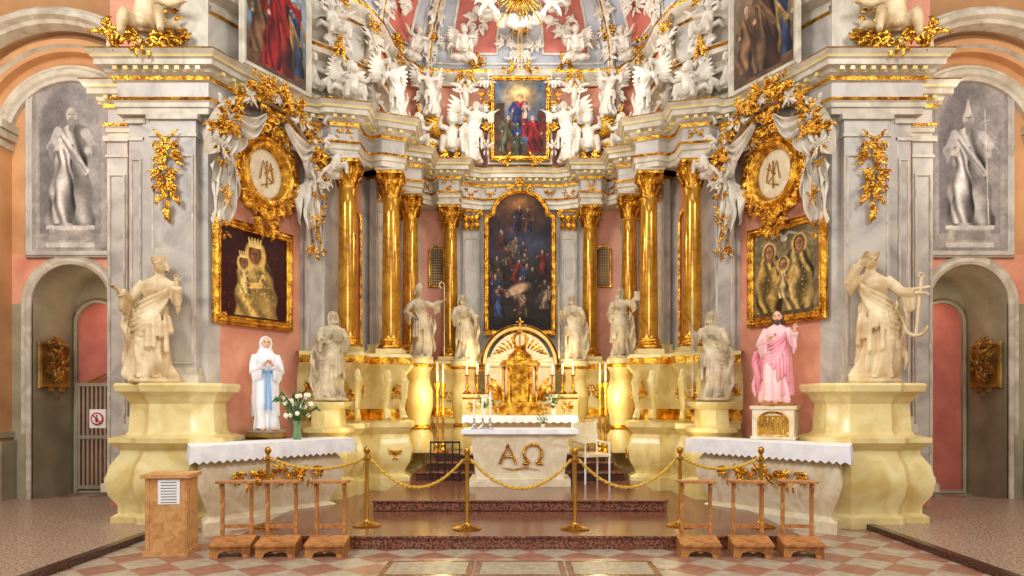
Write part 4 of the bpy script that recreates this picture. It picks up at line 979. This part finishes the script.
# tabernacle
m=M(); y=13.0
m.box((0,y,1.45),(.8,.5,.16),GOLD); m.box((0,y,1.57),(.7,.44,.08),GOLD)
m.box((0,y+.05,1.98),(.46,.34,.76),GOLD)
m.sweepxz(shape(.24,.55,'arch'),[(0,0),(0,.03),(.03,.04),(.04,0)],GOLD,mx=Matrix.Translation((0,y-.125,1.66)))
m.tube([(0,y-.17,1.75),(0,y-.17,2.1)],.014,BRASS,6); m.tube([(-.06,y-.17,2.0),(.06,y-.17,2.0)],.014,BRASS,6)
for k in (-1,1):
    for q,xx in enumerate((.2,.3)):
        m.lathe([(.035,0),(.04,.03),(.028,.06),(.024,.56),(.04,.62),(.045,.66)],GOLD,c=(k*xx,y-.16+.08*q,1.61),seg=12)
    for q in range(2): leaf(m,GOLD,k*(.36+.04*q),1.65,pi/2-k*.2*q,.56-.12*q,.06,-k*1.2,y=0,mx=Matrix.Translation((0,y,0)))
    spiral(m,GOLD,k*.43,1.7,.09,1.5,.025,pi/2,-k,mx=Matrix.Translation((0,y,0)))
m.box((0,y,2.31),(.74,.42,.05),GOLD); m.box((0,y,2.36),(.66,.4,.05),GOLD)
cluster(m,GOLD,0,2.42,.66,.16,88,8,mx=Matrix.Translation((0,y-.2,0)))
m.lathe([(.24,2.38),(.23,2.44),(.19,2.5),(.13,2.55),(.1,2.6),(.13,2.62),(.1,2.66)],GOLD,c=(0,y,0),seg=20)
for k in range(8):
    a=2*pi*k/8; m.tube([(.1*math.cos(a),y+.1*math.sin(a),2.66),(.16*math.cos(a),y+.16*math.sin(a),2.78),(.1*math.cos(a),y+.1*math.sin(a),2.86),(0,y,2.9)],.014,GOLD,5)
m.ell((0,y,2.93),(.04,.04,.04),GOLD)
for k in (-1,1):
    for q in range(6): leaf(m,GOLD,k*(.1+.05*q),2.62-.02*q,pi/2-k*.28*q,.24-.01*q,.03,-k*.8,y=0,mx=Matrix.Translation((0,y,0)))
m.box((0,y-.03,3.06),(.025,.02,.24),GOLD); m.box((0,y-.03,3.1),(.13,.02,.025),GOLD)
m.obj('gilded_tabernacle')
def candlestick(name,loc,h,mt=GOLD,ch=.3,r=1.):
    m=M(); m.lathe([(.08*r,0),(.085*r,.02),(.04*r,.05),(.02*r,.09),(.035*r,.14),(.018*r,.2),(.016*r,h*.5),(.03*r,h*.55),(.016*r,h*.6),(.016*r,h*.9),(.045*r,h*.96),(.05*r,h)],mt,seg=14)
    m.lathe([(.018,h),(.018,h+ch),(.004,h+ch+.02)],CANDLE,seg=10); o=m.obj(name); o.location=loc
for k in range(3):
    for s in (1,-1): candlestick('brass_candlestick',(s*(.62+.2*k),13.46,1.775),.36,GOLD,.2)
for k in range(3): candlestick('altar_candlestick',(X(474+8*k,11.0),11.05+.12*(k%2),1.19),.14,SILVER,.32+.06*k,.7)
for x,y_ in ((X(437,12.4),12.45),(X(444,12.9),12.75),(X(606,12.4),12.45),(X(599,12.9),12.75)): candlestick('tall_floor_candlestick',(x,y_,.7),1.25,GOLD,.35,1.3)
bouquet('altar_flower_arrangement',(X(484,12.75),12.78,1.37),.6,False,5); bouquet('altar_flower_arrangement',(X(553,12.75),12.78,1.37),.6,False,6)
bouquet('altar_flower_arrangement',(X(543,11.3),11.35,1.19),.35,False,8)
m=M(); x0,x1=-1.48,-1.0; y=11.6
for z in (.75,.95): m.box(((x0+x1)/2,y,z),(x1-x0,.03,.03),BLACK)
for k in range(5): m.tube([(x0+(x1-x0)*k/4,y,.3),(x0+(x1-x0)*k/4,y,.97)],.012,BLACK,6)
m.obj('black_iron_railing')
def chair(name,loc,rz):
    m=M()
    for x in (-.22,.22):
        m.tube([(x,-.2,0),(x,-.2,.45)],.018,LINEN,6); m.tube([(x,.2,0),(x,.2,.45),(x,.26,1.0)],.018,LINEN,6); m.tube([(x,-.2,.45),(x,-.2,.65),(x,.22,.67)],.016,LINEN,6)
    m.box((0,0,.46),(.48,.44,.05),CREAMW); m.box((0,.24,.8),(.44,.04,.34),CREAMW)
    o=m.obj(name,bevel=.005); o.location=loc; o.rotation_euler=(0,0,rz)
chair('white_armchair',(X(592,11.3),11.4,.3),.4)
# ================================================================ STANCHIONS / ROPES
m=M(); m.lathe([(.17,0),(.17,.015),(.12,.03),(.05,.045),(.03,.06),(.022,.08),(.022,.78),(.035,.79),(.035,.82),(.022,.83),(.02,.86),(.034,.88),(.04,.905),(.03,.935),(.004,.95)],BRASS,seg=24)
m.tube([(-.045,0,.8),(.045,0,.8)],.012,BRASS,8)
sm_=m.mesh('stanchion')
SP=[(X(268,8.3),8.3,.15),(X(367,8.35),8.35,.15),(X(467,8.15),8.15,.15),(X(575,8.15),8.15,.15),(X(680,8.35),8.35,.15),(X(761,8.3),8.3,.15)]
for p in SP: place(sm_,'brass_stanchion',p)
def rope(a,b,sag):
    m=M(); n=60
    for st_ in (0,pi):
        pts=[]
        for i in range(n):
            t=i/(n-1); p=Vector(a).lerp(Vector(b),t); p.z-=sag*4*t*(1-t); w=t*60+st_
            pts.append((p.x,p.y+.009*math.sin(w),p.z+.009*math.cos(w)))
        m.tube(pts,.013,ROPE,6)
    m.obj('barrier_rope')
for i in range(5):
    a=SP[i];b=SP[i+1]; rope((a[0]+.05,a[1],a[2]+.8),(b[0]-.05,b[1],b[2]+.8),(.12,.33,.33,.33,.12)[i])
# ================================================================ KNEELERS & BOX
def kneeler(px,d,rz):
    m=M(); w=.4
    for s in (-1,1):
        m.box((s*.15,.13,.4),(.035,.045,.7),WOODD); m.box((s*.19,0,.07),(.025,.34,.14),WOODD)
        m.box((s*.15,.09,.68),(.03,.1,.12),WOODD,taper=.4)
    m.box((0,.11,.765),(w,.17,.025),WOODD)
    mx=Matrix.Rotation(.14,4,'X'); m.box((0,-.02,.155),(w+.02,.32,.025),WOODD,mx=mx)
    P=[(-.2,.0),(-.13,.0),(-.11,.05),(-.05,.07),(0,.045),(.05,.07),(.11,.05),(.13,0),(.2,0),(.2,.13),(-.2,.13)]
    k=len(P); vs=[(x,-.165,z) for x,z in P]+[(x,-.145,z) for x,z in P]
    m.add(vs,[(0,1,2,9,10),(2,3,4,5,6,9),(6,7,8,9),(k,k+10,k+9,k+2,k+1),(k+2,k+9,k+6,k+5,k+4,k+3),(k+6,k+9,k+8,k+7)]+[(i,(i+1)%k,k+(i+1)%k,k+i) for i in range(k)],WOODD)
    m.box((0,.13,.28),(.3,.02,.04),WOODD); m.box((0,.14,.05),(.3,.03,.04),WOODD)
    o=m.obj('wooden_kneeler',bevel=.003); o.location=(X(px,d),d,0); o.rotation_euler=(0,0,rz)
for px,r_ in ((234,.15),(279,.1),(328,.05),(698,-.08),(750,-.12),(800,-.15)): kneeler(px,7.48,r_)
m=M(); m.box((0,0,.42),(.42,.34,.8),WOOD); m.box((0,0,.845),(.5,.4,.04),WOOD); m.box((0,0,.03),(.46,.38,.06),WOOD)
m.box((.03,-.175,.68),(.22,.004,.26),PAPER)
for k in range(8): m.box((.03,-.179,.78-.03*k),(.16,.003,.008),INK)
for s in (-1,1): m.box((s*.18,-.172,.42),(.03,.01,.76),WOOD)
o=m.obj('wooden_donation_box',bevel=.006); o.location=(X(172,7.55),7.55,0); o.rotation_euler=(0,0,.12)
# ================================================================ LIGHT
w=bpy.data.worlds.new('World'); sc.world=w; w.use_nodes=True
w.node_tree.nodes['Background'].inputs[0].default_value=(1,.97,.92,1); w.node_tree.nodes['Background'].inputs[1].default_value=.48
def area(name,loc,tgt,sx,sy,e,col=(1,1,1)):
    l=bpy.data.lights.new(name,'AREA'); l.shape='RECTANGLE'; l.size=sx; l.size_y=sy; l.energy=e; l.color=col
    o=bpy.data.objects.new(name,l); COL.objects.link(o); o.location=loc; o.rotation_euler=(Vector(tgt)-Vector(loc)).to_track_quat('-Z','Y').to_euler()
area('fill_light_left',(-6.5,2,9),(2,12,4.5),3,3,600,(1,.98,.95))  # unseen area light added high on the left to model the apse
area('fill_light_right',(6.5,2,9),(-2,12,4.5),3,3,420,(1,.96,.9))  # weaker unseen area light added opposite, no window built here
area('nave_light',(0,-1,5),(0,12,5),4,3,210,(1,.96,.9))
def pl(name,loc,e,col=(1,.8,.5),r=.15):
    l=bpy.data.lights.new(name,'POINT'); l.energy=e; l.color=col; l.shadow_soft_size=r
    o=bpy.data.objects.new(name,l); COL.objects.link(o); o.location=loc
for s in (1,-1):
    pl('apse_lamp',(s*1.35,12.2,1.7),32,(1,.84,.42)); pl('retable_lamp',(s*.75,13.4,2.5),9,(1,.82,.5)); pl('attic_fill',(s*.7,11.9,7.5),62,(1,.95,.88),.2)  # attic points are added fill to brighten the upper tier, no fixture
    pl('side_altar_lamp',(s*3.2,8.4,2.4),17,(1,.9,.74),.3); pl('pedestal_lamp',(s*2.3,10.4,1.2),9,(1,.84,.45),.15)
    pl('aisle_lamp',(s*7.2,9.3,5.6),85,(1,.92,.8),.4); pl('passage_lamp',(s*7.2,11.9,3.2),6,(1,.8,.6),.1); pl('column_lamp',(s*1.0,11.4,4.6),22,(1,.9,.72),.15)
pl('vault_fill',(0,12,9.0),80,(.98,.98,1),.3)  # added fill point that brightens the vault, no fixture
# ================================================================ CAMERA
cam=bpy.data.cameras.new('Camera'); co=bpy.data.objects.new('Camera',cam); COL.objects.link(co)
cam.sensor_width=36; cam.lens=F/1024*36; cam.shift_y=(CY-288)/1024; cam.shift_x=-(CX-512)/1024
co.location=(0,0,H); co.rotation_euler=(pi/2,0,0); sc.camera=co
sc.view_settings.view_transform='Standard'
print('faces',sum(len(o.data.polygons) for o in COL.objects if o.type=='MESH'))
